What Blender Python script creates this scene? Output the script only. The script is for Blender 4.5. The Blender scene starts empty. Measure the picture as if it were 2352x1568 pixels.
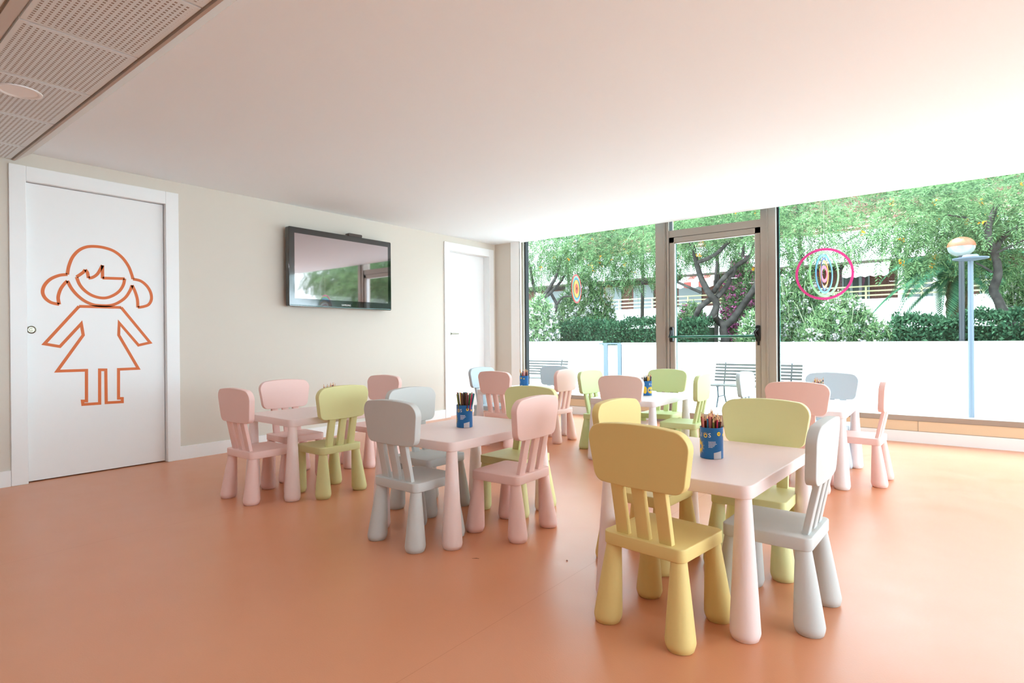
import bpy, bmesh, math, random
import numpy as np
from mathutils import Vector, Matrix
R_ = math.radians
C = bpy.context.scene.collection
sc = bpy.context.scene
PI = math.pi

# ------------------------------------------------------------------ camera
FPX, YAW, PITCH, ROLL, EYE = 1325.4, .6629, -.00149, -.00808, .9355
_s, _c = math.sin(YAW), math.cos(YAW)
F0, R0, U0 = Vector((-_s, _c, 0)), Vector((_c, _s, 0)), Vector((0, 0, 1))
F1 = F0 * math.cos(PITCH) + U0 * math.sin(PITCH)
U1 = -F0 * math.sin(PITCH) + U0 * math.cos(PITCH)
R2 = R0 * math.cos(ROLL) + U1 * math.sin(ROLL)
U2 = -R0 * math.sin(ROLL) + U1 * math.cos(ROLL)
cam = bpy.data.objects.new('camera', bpy.data.cameras.new('camera'))
C.objects.link(cam)
cam.matrix_world = Matrix(((R2.x, U2.x, -F1.x, 0), (R2.y, U2.y, -F1.y, 0), (R2.z, U2.z, -F1.z, EYE), (0, 0, 0, 1)))
cam.data.sensor_width = 36
cam.data.lens = 36 * FPX / 2352
cam.data.clip_start = .05
cam.data.clip_end = 400
sc.camera = cam
EYEP = Vector((0, 0, EYE))


def at(px, py, plane, val):
    """the point of the plane (axis 0/1/2 = val) that the photograph shows at this pixel"""
    d = F1 + R2 * ((px - 1176) / FPX) - U2 * ((py - 784) / FPX)
    return EYEP + d * ((val - EYEP[plane]) / d[plane])


# ------------------------------------------------------------------ light and exposure
sc.view_settings.view_transform = 'Standard'
sc.view_settings.look = 'None'
sc.view_settings.gamma = 1
sc.view_settings.use_curve_mapping = False
sc.view_settings.exposure = 0.8
w = bpy.data.worlds.new('sky'); sc.world = w; w.use_nodes = True
wn = w.node_tree.nodes; bg = wn['Background']
bg.inputs['Color'].default_value = (.74, .89, 1, 1)
bg.inputs['Strength'].default_value = 6.5
sc.cycles.use_denoising = True
sc.cycles.max_bounces = 10
sc.cycles.diffuse_bounces = 6
sc.cycles.transparent_max_bounces = 24
sc.cycles.caustics_reflective = False
sc.cycles.caustics_refractive = False
sc.cycles.sample_clamp_indirect = 6


def light(name, kind, loc, energy, color=(1, 1, 1), rot=(0, 0, 0), **kw):
    d = bpy.data.lights.new(name, kind); d.energy = energy; d.color = color
    for k, v in kw.items(): setattr(d, k, v)
    o = bpy.data.objects.new(name, d); C.objects.link(o); o.location = loc; o.rotation_euler = rot
    return o


sun = light('sun', 'SUN', (0, -10, 20), 14, (.86, .95, 1), angle=R_(1.5))
sun.rotation_euler = Vector((.32, -.1, -1)).to_track_quat('-Z', 'Y').to_euler()


# ------------------------------------------------------------------ materials
def lin(c):
    if isinstance(c, str): c = [int(c[i:i + 2], 16) / 255 for i in (0, 2, 4)]
    return tuple((x / 12.92 if x <= .04045 else ((x + .055) / 1.055) ** 2.4) for x in c) + (1,)


def mat(name, col, rough=.5, spec=.5, metal=0, bump=0, bscale=200, var=0, vscale=4, col2=None, coat=0):
    m = bpy.data.materials.new(name); m.use_nodes = True
    n, l = m.node_tree.nodes, m.node_tree.links
    b = n['Principled BSDF']
    b.inputs['Base Color'].default_value = lin(col)
    b.inputs['Roughness'].default_value = rough
    b.inputs['Specular IOR Level'].default_value = spec
    b.inputs['Metallic'].default_value = metal
    b.inputs['Coat Weight'].default_value = coat
    tc = n.new('ShaderNodeTexCoord')
    if bump:
        t = n.new('ShaderNodeTexNoise'); t.inputs['Scale'].default_value = bscale; t.inputs['Detail'].default_value = 3
        l.new(tc.outputs['Object'], t.inputs['Vector'])
        bp = n.new('ShaderNodeBump'); bp.inputs['Strength'].default_value = bump; bp.inputs['Distance'].default_value = .002
        l.new(t.outputs['Fac'], bp.inputs['Height']); l.new(bp.outputs['Normal'], b.inputs['Normal'])
    if var:
        t = n.new('ShaderNodeTexNoise'); t.inputs['Scale'].default_value = vscale; t.inputs['Detail'].default_value = 4
        l.new(tc.outputs['Object'], t.inputs['Vector'])
        r = n.new('ShaderNodeValToRGB'); r.color_ramp.elements[0].position = .5 - var; r.color_ramp.elements[1].position = .5 + var
        r.color_ramp.elements[0].color = lin(col); r.color_ramp.elements[1].color = lin(col2 or col)
        l.new(t.outputs['Fac'], r.inputs['Fac']); l.new(r.outputs['Color'], b.inputs['Base Color'])
    return m


def leafmat(name, a, b_, scale=2.0, trans=.35):
    m = bpy.data.materials.new(name); m.use_nodes = True
    n, l = m.node_tree.nodes, m.node_tree.links
    n.remove(n['Principled BSDF'])
    g = n.new('ShaderNodeNewGeometry')
    r = n.new('ShaderNodeValToRGB'); r.color_ramp.elements[0].color = lin(a); r.color_ramp.elements[1].color = lin(b_)
    l.new(g.outputs['Random Per Island'], r.inputs['Fac'])
    d = n.new('ShaderNodeBsdfDiffuse'); t = n.new('ShaderNodeBsdfTranslucent'); mx = n.new('ShaderNodeMixShader')
    mx.inputs[0].default_value = trans
    l.new(r.outputs['Color'], d.inputs['Color']); l.new(r.outputs['Color'], t.inputs['Color'])
    l.new(d.outputs[0], mx.inputs[1]); l.new(t.outputs[0], mx.inputs[2])
    l.new(mx.outputs[0], n['Material Output'].inputs['Surface'])
    return m


def glassmat(name, tint, refl=1.0, ior=1.45):
    m = bpy.data.materials.new(name); m.use_nodes = True
    n, l = m.node_tree.nodes, m.node_tree.links
    n.remove(n['Principled BSDF'])
    t = n.new('ShaderNodeBsdfTransparent'); t.inputs['Color'].default_value = tint
    g = n.new('ShaderNodeBsdfGlossy'); g.inputs['Roughness'].default_value = 0; g.inputs['Color'].default_value = (refl, refl, refl, 1)
    f = n.new('ShaderNodeFresnel'); f.inputs['IOR'].default_value = ior
    mx = n.new('ShaderNodeMixShader')
    ge = n.new('ShaderNodeNewGeometry'); q = n.new('ShaderNodeMath'); q.operation = 'SUBTRACT'; q.inputs[0].default_value = 1
    l.new(ge.outputs['Backfacing'], q.inputs[1]); q2 = n.new('ShaderNodeMath'); q2.operation = 'MULTIPLY'   # the pane mirrors at its outer faces only
    l.new(f.outputs[0], q2.inputs[0]); l.new(q.outputs[0], q2.inputs[1])
    l.new(q2.outputs[0], mx.inputs[0]); l.new(t.outputs[0], mx.inputs[1]); l.new(g.outputs[0], mx.inputs[2])
    l.new(mx.outputs[0], n['Material Output'].inputs['Surface'])
    return m


M = {}
M['wall'] = mat('wall_paint', 'D6D1C7', .85, .2, bump=.15, bscale=300)
M['pier'] = mat('pier_paint', 'F3F3F1', .8, .2); M['pier_wall'] = mat('pier_shaded_paint', 'D2C9BD', .85, .2)  # pier_wall is the wall paint with its shade put into the colour
M['ceiling'] = mat('ceiling_paint', 'EEF7FC', .9, .2)
M['white'] = mat('white_lacquer', 'ECEFF0', .35, .4)
M['base'] = mat('baseboard_paint', 'ECEFF0', .45, .4)
M['alu'] = mat('warm_aluminium', 'A79E93', .38, .5, metal=.35)
M['alu_dark'] = mat('frame_gasket', '24282A', .6, .3)
M['panel'] = mat('sill_panel', 'D8C3A4', .4, .4)
M['black'] = mat('black_plastic', '0C0C0D', .3, .5)
M['steel'] = mat('brushed_steel', '8F897A', .3, .5, metal=1)
M['glass'] = glassmat('window_glass', (.965, .985, .98, 1))
M['glass_edge'] = mat('glass_edge', '0E6A5E', .2, .5)
M['pink'] = mat('pink_plastic', 'F0CEC7', .48, .35, bump=.12, bscale=900)
M['palepink'] = mat('pale_pink_plastic', 'F3DFDA', .48, .35, bump=.12, bscale=900)
M['yellow'] = mat('yellow_plastic', 'E3CC86', .48, .35, bump=.12, bscale=900)
M['lime'] = mat('yellow_green_plastic', 'DCDBA0', .48, .35, bump=.12, bscale=900)
M['green'] = mat('light_green_plastic', 'CFDFA4', .48, .35, bump=.12, bscale=900)
M['grey'] = mat('grey_plastic', 'C9CCCA', .48, .35, bump=.12, bscale=900)
M['bluegrey'] = mat('blue_grey_plastic', 'C3D3DC', .48, .35, bump=.12, bscale=900)
M['table_pink'] = mat('table_pink_plastic', 'F0DDD9', .42, .35, bump=.1, bscale=900)
M['table_white'] = mat('table_white_plastic', 'E8E7EA', .42, .35, bump=.1, bscale=900)
M['orange_paint'] = mat('orange_vinyl', 'D9713A', .5, .3)
M['tin'] = mat('tin_blue', '0B67A8', .3, .5)
M['tin_in'] = mat('tin_inside', '8A9094', .4, .5, metal=.6)
M['print_white'] = mat('print_white', 'F2F2F2', .4)
M['print_yellow'] = mat('print_yellow', 'F2CB35', .4)
M['print_grey'] = mat('print_grey', 'C9CBD2', .4)
M['wood'] = mat('pencil_wood', 'E2B98D', .6)
M['terrace'] = mat('terrace_concrete', 'A8A8A6', .8, .2, var=.2, vscale=1.5, col2='A0A09E')
M['render_white'] = mat('white_render', 'EDEFF0', .85, .2)
M['garden'] = mat('garden_soil', '4A5534', .95, .1, var=.2, vscale=2, col2='5E5540')
M['bark'] = mat('grey_bark', '2B2927', .9, .1, bump=1, bscale=30, var=.2, vscale=9, col2='45413D')


# ------------------------------------------------------------------ mesh helpers
class MB:
    def __init__(s): s.v = []; s.f = []; s.mi = []
    def add(s, vs, fs, mi=0):
        o = len(s.v); s.v += [tuple(p) for p in vs]; s.f += [tuple(i + o for i in f) for f in fs]; s.mi += [mi] * len(fs); return s
    def box(s, a, b, mi=0):
        x0, y0, z0 = [min(p, q) for p, q in zip(a, b)]; x1, y1, z1 = [max(p, q) for p, q in zip(a, b)]
        return s.add([(x0, y0, z0), (x1, y0, z0), (x1, y1, z0), (x0, y1, z0), (x0, y0, z1), (x1, y0, z1), (x1, y1, z1), (x0, y1, z1)],
                     [(0, 3, 2, 1), (4, 5, 6, 7), (0, 1, 5, 4), (1, 2, 6, 5), (2, 3, 7, 6), (3, 0, 4, 7)], mi)
    def rings(s, rs, cap=True, mi=0, closed=False):
        n = len(rs[0]); o = len(s.v)
        for r in rs: s.v += [tuple(p) for p in r]
        for k in range(len(rs) - 1):
            for i in range(n):
                j = (i + 1) % n
                s.f.append((o + k * n + i, o + k * n + j, o + (k + 1) * n + j, o + (k + 1) * n + i)); s.mi.append(mi)
        if cap:
            s.f.append(tuple(o + i for i in reversed(range(n)))); s.mi.append(mi)
            s.f.append(tuple(o + (len(rs) - 1) * n + i for i in range(n))); s.mi.append(mi)
        return s
    def lathe(s, prof, top=(0, 0), foot=(0, 0), n=28, mi=0, ax=None):
        """prof = [(r,z)] from low to high; the axis runs from foot (z0) to top (z1)"""
        z0, z1 = prof[0][1], prof[-1][1]; rs = []
        for r, z in prof:
            t = (z - z0) / (z1 - z0) if z1 != z0 else 0
            cx, cy = foot[0] + (top[0] - foot[0]) * t, foot[1] + (top[1] - foot[1]) * t
            rs.append([(cx + r * math.cos(2 * PI * i / n), cy + r * math.sin(2 * PI * i / n), z) for i in range(n)])
        return s.rings(rs, True, mi)
    def tube(s, pts, rad, n=10, mi=0, jitter=0, rng=None):
        pts = [Vector(p) for p in pts]; rs = []; up = Vector((0, 1, 0))
        for k, p in enumerate(pts):
            d = (pts[min(k + 1, len(pts) - 1)] - pts[max(k - 1, 0)]).normalized()
            a = d.cross(up)
            if a.length < .1: a = d.cross(Vector((1, 0, 0)))
            a.normalize(); b = d.cross(a).normalized()
            r = rad[k] if isinstance(rad, (list, tuple)) else rad
            ring = []
            for i in range(n):
                q = r * (1 + (rng.uniform(-jitter, jitter) if jitter else 0))
                ring.append(p + (a * math.cos(2 * PI * i / n) + b * math.sin(2 * PI * i / n)) * q)
            rs.append(ring)
        return s.rings(rs, True, mi)
    def build(s, name, m, parent=None, smooth=False, label=None):
        me = bpy.data.meshes.new(name); me.from_pydata(s.v, [], s.f)
        for x in (m if isinstance(m, (list, tuple)) else [m]): me.materials.append(x)
        if any(s.mi): me.polygons.foreach_set('material_index', s.mi)
        bm = bmesh.new(); bm.from_mesh(me); bmesh.ops.recalc_face_normals(bm, faces=bm.faces); bm.to_mesh(me); bm.free()
        if smooth:
            me.polygons.foreach_set('use_smooth', [True] * len(me.polygons))
            me.set_sharp_from_angle(angle=R_(smooth if smooth is not True else 40))
        o = bpy.data.objects.new(name, me); C.objects.link(o)
        if parent: o.parent = parent
        if label: o['label'] = label
        return o


def tag(o, label, cat=None, group=None, kind=None):
    o['label'] = label
    if cat: o['category'] = cat
    if group: o['group'] = group
    if kind: o['kind'] = kind
    return o


def struct(o, label=None):
    o['kind'] = 'structure'
    if label: o['label'] = label
    return o


def empty(name, loc=(0, 0, 0), rz=0):
    o = bpy.data.objects.new(name, None); C.objects.link(o); o.location = loc; o.rotation_euler = (0, 0, rz)
    o.empty_display_size = .1
    return o


def copy_tree(o, parent=None):
    c = o.copy(); C.objects.link(c)
    for k in ('label', 'group'):
        if k in c and parent is None: del c[k]
    if parent: c.parent = parent
    for ch in list(o.children): copy_tree(ch, c)
    return c


def rpoly(corners, radii, seg=7):
    """rounded polygon (counter-clockwise corners)"""
    out = []; n = len(corners)
    for i in range(n):
        p = Vector(corners[i]); a = Vector(corners[i - 1]) - p; b = Vector(corners[(i + 1) % n]) - p
        a.normalize(); b.normalize(); r = radii[i] if isinstance(radii, (list, tuple)) else radii
        half = a.angle(b) / 2; t = r / math.tan(half)
        c = p + (a + b).normalized() * (r / math.sin(half))
        s0 = p + a * t - c; s1 = p + b * t - c
        a0 = math.atan2(s0.y, s0.x); a1 = math.atan2(s1.y, s1.x); da = (a1 - a0 + PI) % (2 * PI) - PI
        out += [Vector((c.x + r * math.cos(a0 + da * k / seg), c.y + r * math.sin(a0 + da * k / seg))) for k in range(seg + 1)]
    return out


def slab_rings(out, t, bev, extra=()):
    """closed pillow from an outline: list of (2-D outline, w) from bottom centre to top centre"""
    n = len(out); cen = sum(out, Vector((0, 0))) / n
    def off(d):
        res = []
        for i in range(n):
            e1 = (out[i] - out[i - 1]); e2 = (out[(i + 1) % n] - out[i])
            e1 = e1.normalized() if e1.length > 1e-9 else e2.normalized(); e2 = e2.normalized() if e2.length > 1e-9 else e1
            nn = Vector((-(e1.y + e2.y), e1.x + e2.x)).normalized()
            res.append(out[i] + nn * d)
        return res
    R = []
    fr = [.15, .4, .65, .85]
    ins = off(bev * 1.6)
    for f in fr: R.append(([cen + (p - cen) * f for p in ins], 0))
    R.append((ins, 0))
    for k in range(4):
        a = k / 3 * PI / 2
        R.append((off(bev * (1 - math.sin(a))), bev * (1 - math.cos(a))))
    for k in range(4):
        a = k / 3 * PI / 2
        R.append((off(bev * (1 - math.cos(a))), t - bev * (1 - math.sin(a))))
    R.append((ins, t))
    for f in reversed(fr): R.append(([cen + (p - cen) * f for p in ins], t))
    return R


def slab(mb, out, t, bev, fn):
    mb.rings([[fn(p.x, p.y, w_) for p in ring] for ring, w_ in slab_rings(out, t, bev)])
    return mb


def text_geo(s, size, font_depth=0):
    cu = bpy.data.curves.new('lettering', 'FONT'); cu.body = s; cu.size = size; cu.align_x = 'CENTER'; cu.fill_mode = 'FRONT'
    cu.resolution_u = 3
    o = bpy.data.objects.new('lettering', cu); C.objects.link(o)
    dg = bpy.context.evaluated_depsgraph_get(); me = bpy.data.meshes.new_from_object(o.evaluated_get(dg))
    vs = [v.co.copy() for v in me.vertices]; fs = [tuple(p.vertices) for p in me.polygons]
    bpy.data.objects.remove(o); bpy.data.curves.remove(cu); bpy.data.meshes.remove(me)
    return vs, fs


# ================================================================== THE ROOM
XW, YB, ZC, YG = -4.963, 5.995, 2.227, 6.236      # left wall, pier face, white ceiling, sill front
XR, YF = 4.2, -5.2
YP = .985                                          # edge of the perforated ceiling
# floor
fm = bpy.data.materials.new('orange_vinyl_floor'); fm.use_nodes = True
n, l = fm.node_tree.nodes, fm.node_tree.links; b = n['Principled BSDF']
tc = n.new('ShaderNodeTexCoord')
t1 = n.new('ShaderNodeTexNoise'); t1.inputs['Scale'].default_value = .9; t1.inputs['Detail'].default_value = 5
l.new(tc.outputs['Object'], t1.inputs['Vector'])
r1 = n.new('ShaderNodeValToRGB'); r1.color_ramp.elements[0].position = .3; r1.color_ramp.elements[1].position = .7
r1.color_ramp.elements[0].color = lin('CE8A64'); r1.color_ramp.elements[1].color = lin('D2906B')
l.new(t1.outputs['Fac'], r1.inputs['Fac'])
sx = n.new('ShaderNodeSeparateXYZ'); l.new(tc.outputs['Object'], sx.inputs[0])
m1 = n.new('ShaderNodeMath'); m1.operation = 'ADD'; m1.inputs[1].default_value = 11.23; l.new(sx.outputs['X'], m1.inputs[0])
m2 = n.new('ShaderNodeMath'); m2.operation = 'MODULO'; m2.inputs[1].default_value = 2.0; l.new(m1.outputs[0], m2.inputs[0])
m3 = n.new('ShaderNodeMath'); m3.operation = 'LESS_THAN'; m3.inputs[1].default_value = .003; l.new(m2.outputs[0], m3.inputs[0])
mx = n.new('ShaderNodeMix'); mx.data_type = 'RGBA'; mx.inputs['B'].default_value = lin('C48059')
l.new(m3.outputs[0], mx.inputs['Factor']); l.new(r1.outputs['Color'], mx.inputs['A']); l.new(mx.outputs['Result'], b.inputs['Base Color'])
t2 = n.new('ShaderNodeTexNoise'); t2.inputs['Scale'].default_value = 5; t2.inputs['Detail'].default_value = 6
l.new(tc.outputs['Object'], t2.inputs['Vector'])
mr = n.new('ShaderNodeMapRange'); mr.inputs['To Min'].default_value = .26; mr.inputs['To Max'].default_value = .38
l.new(t2.outputs['Fac'], mr.inputs['Value']); l.new(mr.outputs[0], b.inputs['Roughness'])
t3 = n.new('ShaderNodeTexNoise'); t3.inputs['Scale'].default_value = 220; t3.inputs['Detail'].default_value = 2
l.new(tc.outputs['Object'], t3.inputs['Vector'])
bp = n.new('ShaderNodeBump'); bp.inputs['Strength'].default_value = .12; bp.inputs['Distance'].default_value = .002
l.new(t3.outputs['Fac'], bp.inputs['Height']); l.new(bp.outputs[0], b.inputs['Normal'])
b.inputs['Specular IOR Level'].default_value = .5
struct(MB().box((XW - .3, YF - .2, -.12), (XR + .2, 6.42, 0)).build('floor', fm), 'glossy orange vinyl floor')
fl_ = bpy.data.objects['floor']
q = at(1094, 1282, 2, 0)
MB().tube([(q.x - .014, q.y - .012, .0004), (q.x, q.y, .0006), (q.x + .013, q.y + .004, .0004)], [.0004, .0012, .0004], 6).build('scuff_mark', mat('scuff', '5A3A2C', .8), fl_)
q = at(1302, 1288, 2, 0)
MB().tube([(q.x - .004, q.y, .002), (q.x, q.y, .003), (q.x + .004, q.y + .002, .002)], [.001, .003, .001], 6).build('lint_crumb', mat('lint', 'B07A66', .9), fl_)

# left wall with the two door openings
D1 = dict(y0=.9625, y1=2.008, z=2.134, i0=1.04, i1=1.925, iz=2.048)
D2 = dict(y0=5.021, y1=5.953, z=2.148, i0=5.10, i1=5.872, iz=2.062)
wl = MB()
T = .2
def lw(y0, y1, z0, z1): wl.box((XW - T, y0, z0), (XW, y1, z1))
ZT = 2.75
lw(YF - .2, D1['i0'], 0, ZT); lw(D1['i0'], D1['i1'], D1['iz'], ZT); lw(D1['i1'], D2['i0'], 0, ZT)
lw(D2['i0'], D2['i1'], D2['iz'], ZT); lw(D2['i1'], 6.42, 0, ZT)
struct(wl.build('wall_left', M['wall']), 'pale greige painted wall with two doors and the screen')
struct(MB().box((XW, YB, 0), (-4.545, YB + .03, ZT)).box((XW, YB + .02, 0), (-4.745, 6.42, ZT)).build('wall_back', M['pier_wall']), 'narrow pier beside the window, wall paint darkened with shade')
struct(MB().box((-4.69, YB - .004, 0), (-4.541, YB + .001, ZC + .1)).box((-4.545, YB - .004, 0), (-4.541, YB + .031, ZC + .1)).build('trim_1', M['pier']), 'white painted edge of the pier by the window')
struct(MB().box((XR, YF - .2, 0), (XR + .2, .2, ZT)).box((XR, 6.1, 0), (XR + .2, 6.42, ZT)).box((XR, .2, 0), (XR + .2, 6.1, .24)).box((XR, .2, 2.4), (XR + .2, 6.1, ZT)).build('wall_right', M['wall']))
struct(MB().box((XW, YF - .2, 0), (XR, YF, ZT)).build('wall_front', M['wall']))
# ceilings
struct(MB().box((XW, YP + .1, ZC), (XR, 6.078, ZC + .08)).build('ceiling', M['ceiling']), 'smooth white ceiling')
struct(MB().box((XW - .2, YF - .2, ZT), (XR + .2, 6.85, ZT + .25)).build('roof', M['render_white']))  # unseen roof, its overhang carried out to block the sun
ZP = 2.163
pm = bpy.data.materials.new('perforated_tile'); pm.use_nodes = True
n, l = pm.node_tree.nodes, pm.node_tree.links; b = n['Principled BSDF']; b.inputs['Roughness'].default_value = .85
tc = n.new('ShaderNodeTexCoord'); sx = n.new('ShaderNodeSeparateXYZ'); l.new(tc.outputs['Object'], sx.inputs[0])
def mth(op, a, v=None, b2=None):
    q = n.new('ShaderNodeMath'); q.operation = op; l.new(a, q.inputs[0])
    if b2 is not None: l.new(b2, q.inputs[1])
    elif v is not None: q.inputs[1].default_value = v
    return q.outputs[0]
hx = mth('LESS_THAN', mth('MODULO', mth('ADD', sx.outputs['X'], 20.0), .020), .0100)
hy = mth('LESS_THAN', mth('MODULO', mth('ADD', sx.outputs['Y'], 20.0), .020), .0090)
hole = mth('MULTIPLY', hx, None, hy)
mx = n.new('ShaderNodeMix'); mx.data_type = 'RGBA'; mx.inputs['A'].default_value = lin('E0EAEE'); mx.inputs['B'].default_value = lin('988F88')
l.new(hole, mx.inputs['Factor']); l.new(mx.outputs['Result'], b.inputs['Base Color'])
bp = n.new('ShaderNodeBump'); bp.invert = True; bp.inputs['Distance'].default_value = .004; l.new(hole, bp.inputs['Height']); l.new(bp.outputs[0], b.inputs['Normal'])
M['tile'] = pm
M['tile_edge'] = mat('tile_border', 'E0EAEE', .85)
M['grid'] = mat('ceiling_grid', 'C9C3BC', .6)
struct(MB().box((XW, YF, ZP + .012), (XR, YP, ZP + .03)).build('ceiling', M['grid']), 'backing of the perforated tile ceiling')
# tiles .6 x .6 (first joint .37 from the wall)
LX, LY = -3.61, .745
xj = [XW + .004] + [-4.592 + .6 * k for k in range(15)]
rows = [(YP - .004, .572)] + [(.522 - .6 * k, -.078 - .6 * k) for k in range(4)]
struct(MB().box((XW, .526, ZP - .003), (XR, .568, ZP + .012)).build('trim_3', M['grid']), 'wide grid channel between the rows of perforated tiles')
dl_spots = [(-3.59, .74)] + [(x, y) for x in (-3.59, -1.19, 1.21, 3.0) for y in (-.46, -2.26, -4.06)] + [(-1.19, .74), (1.21, .74)]  # first is the visible fixture, the others are added to brighten the room
k = 0
tproto = {}
for ix in range(len(xj) - 1):
    for iy in range(len(rows)):
        x0, x1, y1, y0 = xj[ix] + .006, xj[ix + 1] - .006, rows[iy][0] - .006, rows[iy][1] + .006
        if x1 > XR: continue
        mb = MB(); wdt, hgt = x1 - x0, y1 - y0; e = .018
        # field (perforated) and plain border in one tile mesh
        mb.box((-wdt / 2, -hgt / 2, 0), (wdt / 2, hgt / 2, .012), 1)
        mb.box((-wdt / 2 + e, -hgt / 2 + e, -.0005), (wdt / 2 - e, hgt / 2 - e, .001), 0)
        key = (round(wdt, 3), round(hgt, 3))
        if key in tproto:
            o = tproto[key].copy(); C.objects.link(o)
        else:
            o = mb.build('ceiling_tile', [M['tile'], M['tile_edge']]); tproto[key] = o
        o.location = ((x0 + x1) / 2, (y0 + y1) / 2, ZP)
        o['kind'] = 'structure'
struct(MB().box((XW, YF, ZP), (XR, -1.89, ZP + .0115)).build('ceiling', M['tile']))
# bulkhead strip between the two ceilings: small flat soffit and sloping fascia
bk = MB()
bk.add([(XW, YP, ZP - .004), (XR, YP, ZP - .004), (XR, YP + .012, ZP - .006), (XW, YP + .012, ZP - .006),
        (XR, YP + .1, ZC), (XW, YP + .1, ZC), (XR, YP + .1, ZC + .08), (XW, YP + .1, ZC + .08), (XR, YP, ZC + .08), (XW, YP, ZC + .08)],
       [(0, 1, 2, 3), (3, 2, 4, 5), (5, 4, 6, 7), (7, 6, 8, 9), (9, 8, 1, 0), (0, 3, 5, 7, 9), (1, 8, 6, 4, 2)])
struct(bk.build('trim_2', mat('bulkhead_paint', 'C6C0BA', .8)), 'sloping strip between the perforated and the smooth ceiling')

# baseboards
def basebd(name, y0, y1):
    mb = MB().box((XW, y0, 0), (XW + .012, y1, .105))
    return struct(mb.build(name, M['base']))
basebd('baseboard_left', YF, D1['y0'] - .001); basebd('baseboard_left', D1['y1'] + .001, D2['y0'] - .001)
struct(MB().box((XW + .012, YB - .016, 0), (-4.541, YB - .004, .105)).build('baseboard_back', M['base']))
struct(MB().box((XR - .012, YF, 0), (XR, 6.2, .105)).build('baseboard_right', M['base']))

# ---- doors in the left wall
def arch(D, name):
    d = empty(name, (XW, (D['y0'] + D['y1']) / 2, 0)); d['kind'] = 'structure'
    yc = (D['y0'] + D['y1']) / 2; mb = MB(); t = .016
    prof = [(D['y0'], D['i0'] + .012), (D['i1'] - .012, D['y1'])]
    for a, b_ in prof: mb.box((0, a - yc, 0), (t, b_ - yc, D['z']))
    mb.box((0, D['i0'] + .012 - yc, D['iz'] - .012), (t, D['i1'] - .012 - yc, D['z']))
    # jamb lining
    mb.box((-.14, D['i0'] - yc, 0), (0, D['i0'] + .012 - yc, D['iz'])); mb.box((-.14, D['i1'] - .012 - yc, 0), (0, D['i1'] - yc, D['iz']))
    mb.box((-.14, D['i0'] - yc, D['iz'] - .012), (0, D['i1'] - yc, D['iz']))
    # stop bead
    f = mb.build('door_frame', M['white'], d)
    bv = f.modifiers.new('edge', 'BEVEL'); bv.width = .003; bv.segments = 2; bv.limit_method = 'ANGLE'
    return d, yc
d1, yc1 = arch(D1, 'door_1'); struct(d1, 'white door with an orange outline drawing of a girl')
leaf_x1 = -.028
MB().box((leaf_x1 - .04, D1['i0'] + .014 - yc1, .008), (leaf_x1, D1['i1'] - .016 - yc1, D1['iz'] - .016)).build('door_leaf', M['white'], d1)
MB().box((leaf_x1 - .06, D1['i0'] + .012 - yc1, 0), (leaf_x1 - .045, D1['i1'] - .012 - yc1, D1['iz'] - .012)).build('gap_shade_sheet', mat('gap_shade_brown', '9A7256', .7), d1)  # brown sheet behind the leaf, painting the shadow of the gap
# flush round pull
kp = at(72, 757, 0, XW + leaf_x1); kn = MB()
rs = []
for r, x in [(.026, 0), (.026, .004), (.022, .006), (.019, .002), (.012, .002), (.011, .007), (.0, .008)]:
    rs.append([(x, max(r, .0005) * math.cos(2 * PI * i / 28), max(r, .0005) * math.sin(2 * PI * i / 28)) for i in range(28)])
kn.rings(rs); o = kn.build('door_pull', M['steel'], d1, smooth=30, label='round brushed metal flush pull'); o.location = (leaf_x1, kp.y - yc1, kp.z)
# drawing of the girl: ribbons on the leaf (pixels of a 1.984x crop at (0,350))
XL = XW + leaf_x1
def gp(x, y):
    p = at(x / 1.984, 350 + y / 1.984, 0, XL); return Vector((p.y - yc1, p.z))
def catmull(P, closed, sub=8):
    n = len(P); out = []
    rng = range(n if closed else n - 1)
    for i in rng:
        p0, p1, p2, p3 = (P[(i - 1) % n] if closed or i > 0 else P[0]), P[i], P[(i + 1) % n], (P[(i + 2) % n] if closed or i + 2 < n else P[-1])
        for k in range(sub):
            t = k / sub
            out.append(.5 * ((2 * p1) + (-p0 + p2) * t + (2 * p0 - 5 * p1 + 4 * p2 - p3) * t * t + (-p0 + 3 * p1 - 3 * p2 + p3) * t ** 3))
    if not closed: out.append(P[-1])
    return out
def ribbon(mb, P, closed, hw):
    n = len(P); L = []; Rr = []
    for i in range(n):
        a = P[i] - P[i - 1] if (i > 0 or closed) else P[1] - P[0]
        b_ = P[(i + 1) % n] - P[i] if (i < n - 1 or closed) else P[-1] - P[-2]
        a = a.normalized(); b_ = b_.normalized(); t = (a + b_)
        t = t.normalized() if t.length > 1e-6 else a
        nn = Vector((-t.y, t.x)); c = max(.38, nn.dot(Vector((-a.y, a.x))))
        L.append(P[i] + nn * hw / c); Rr.append(P[i] - nn * hw / c)
    rs = []
    for i in range(n):
        rs.append([(0, L[i].x, L[i].y), (0, Rr[i].x, Rr[i].y), (.0012, Rr[i].x, Rr[i].y), (.0012, L[i].x, L[i].y)])
    if closed: rs.append(rs[0])
    mb.rings(rs, cap=not closed)
gm = MB(); HW = .0102
def stroke(pts, closed=False, smooth=True, hw=HW):
    P = [gp(*p) for p in pts]
    ribbon(gm, catmull(P, closed) if smooth else P, closed, hw)
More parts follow.
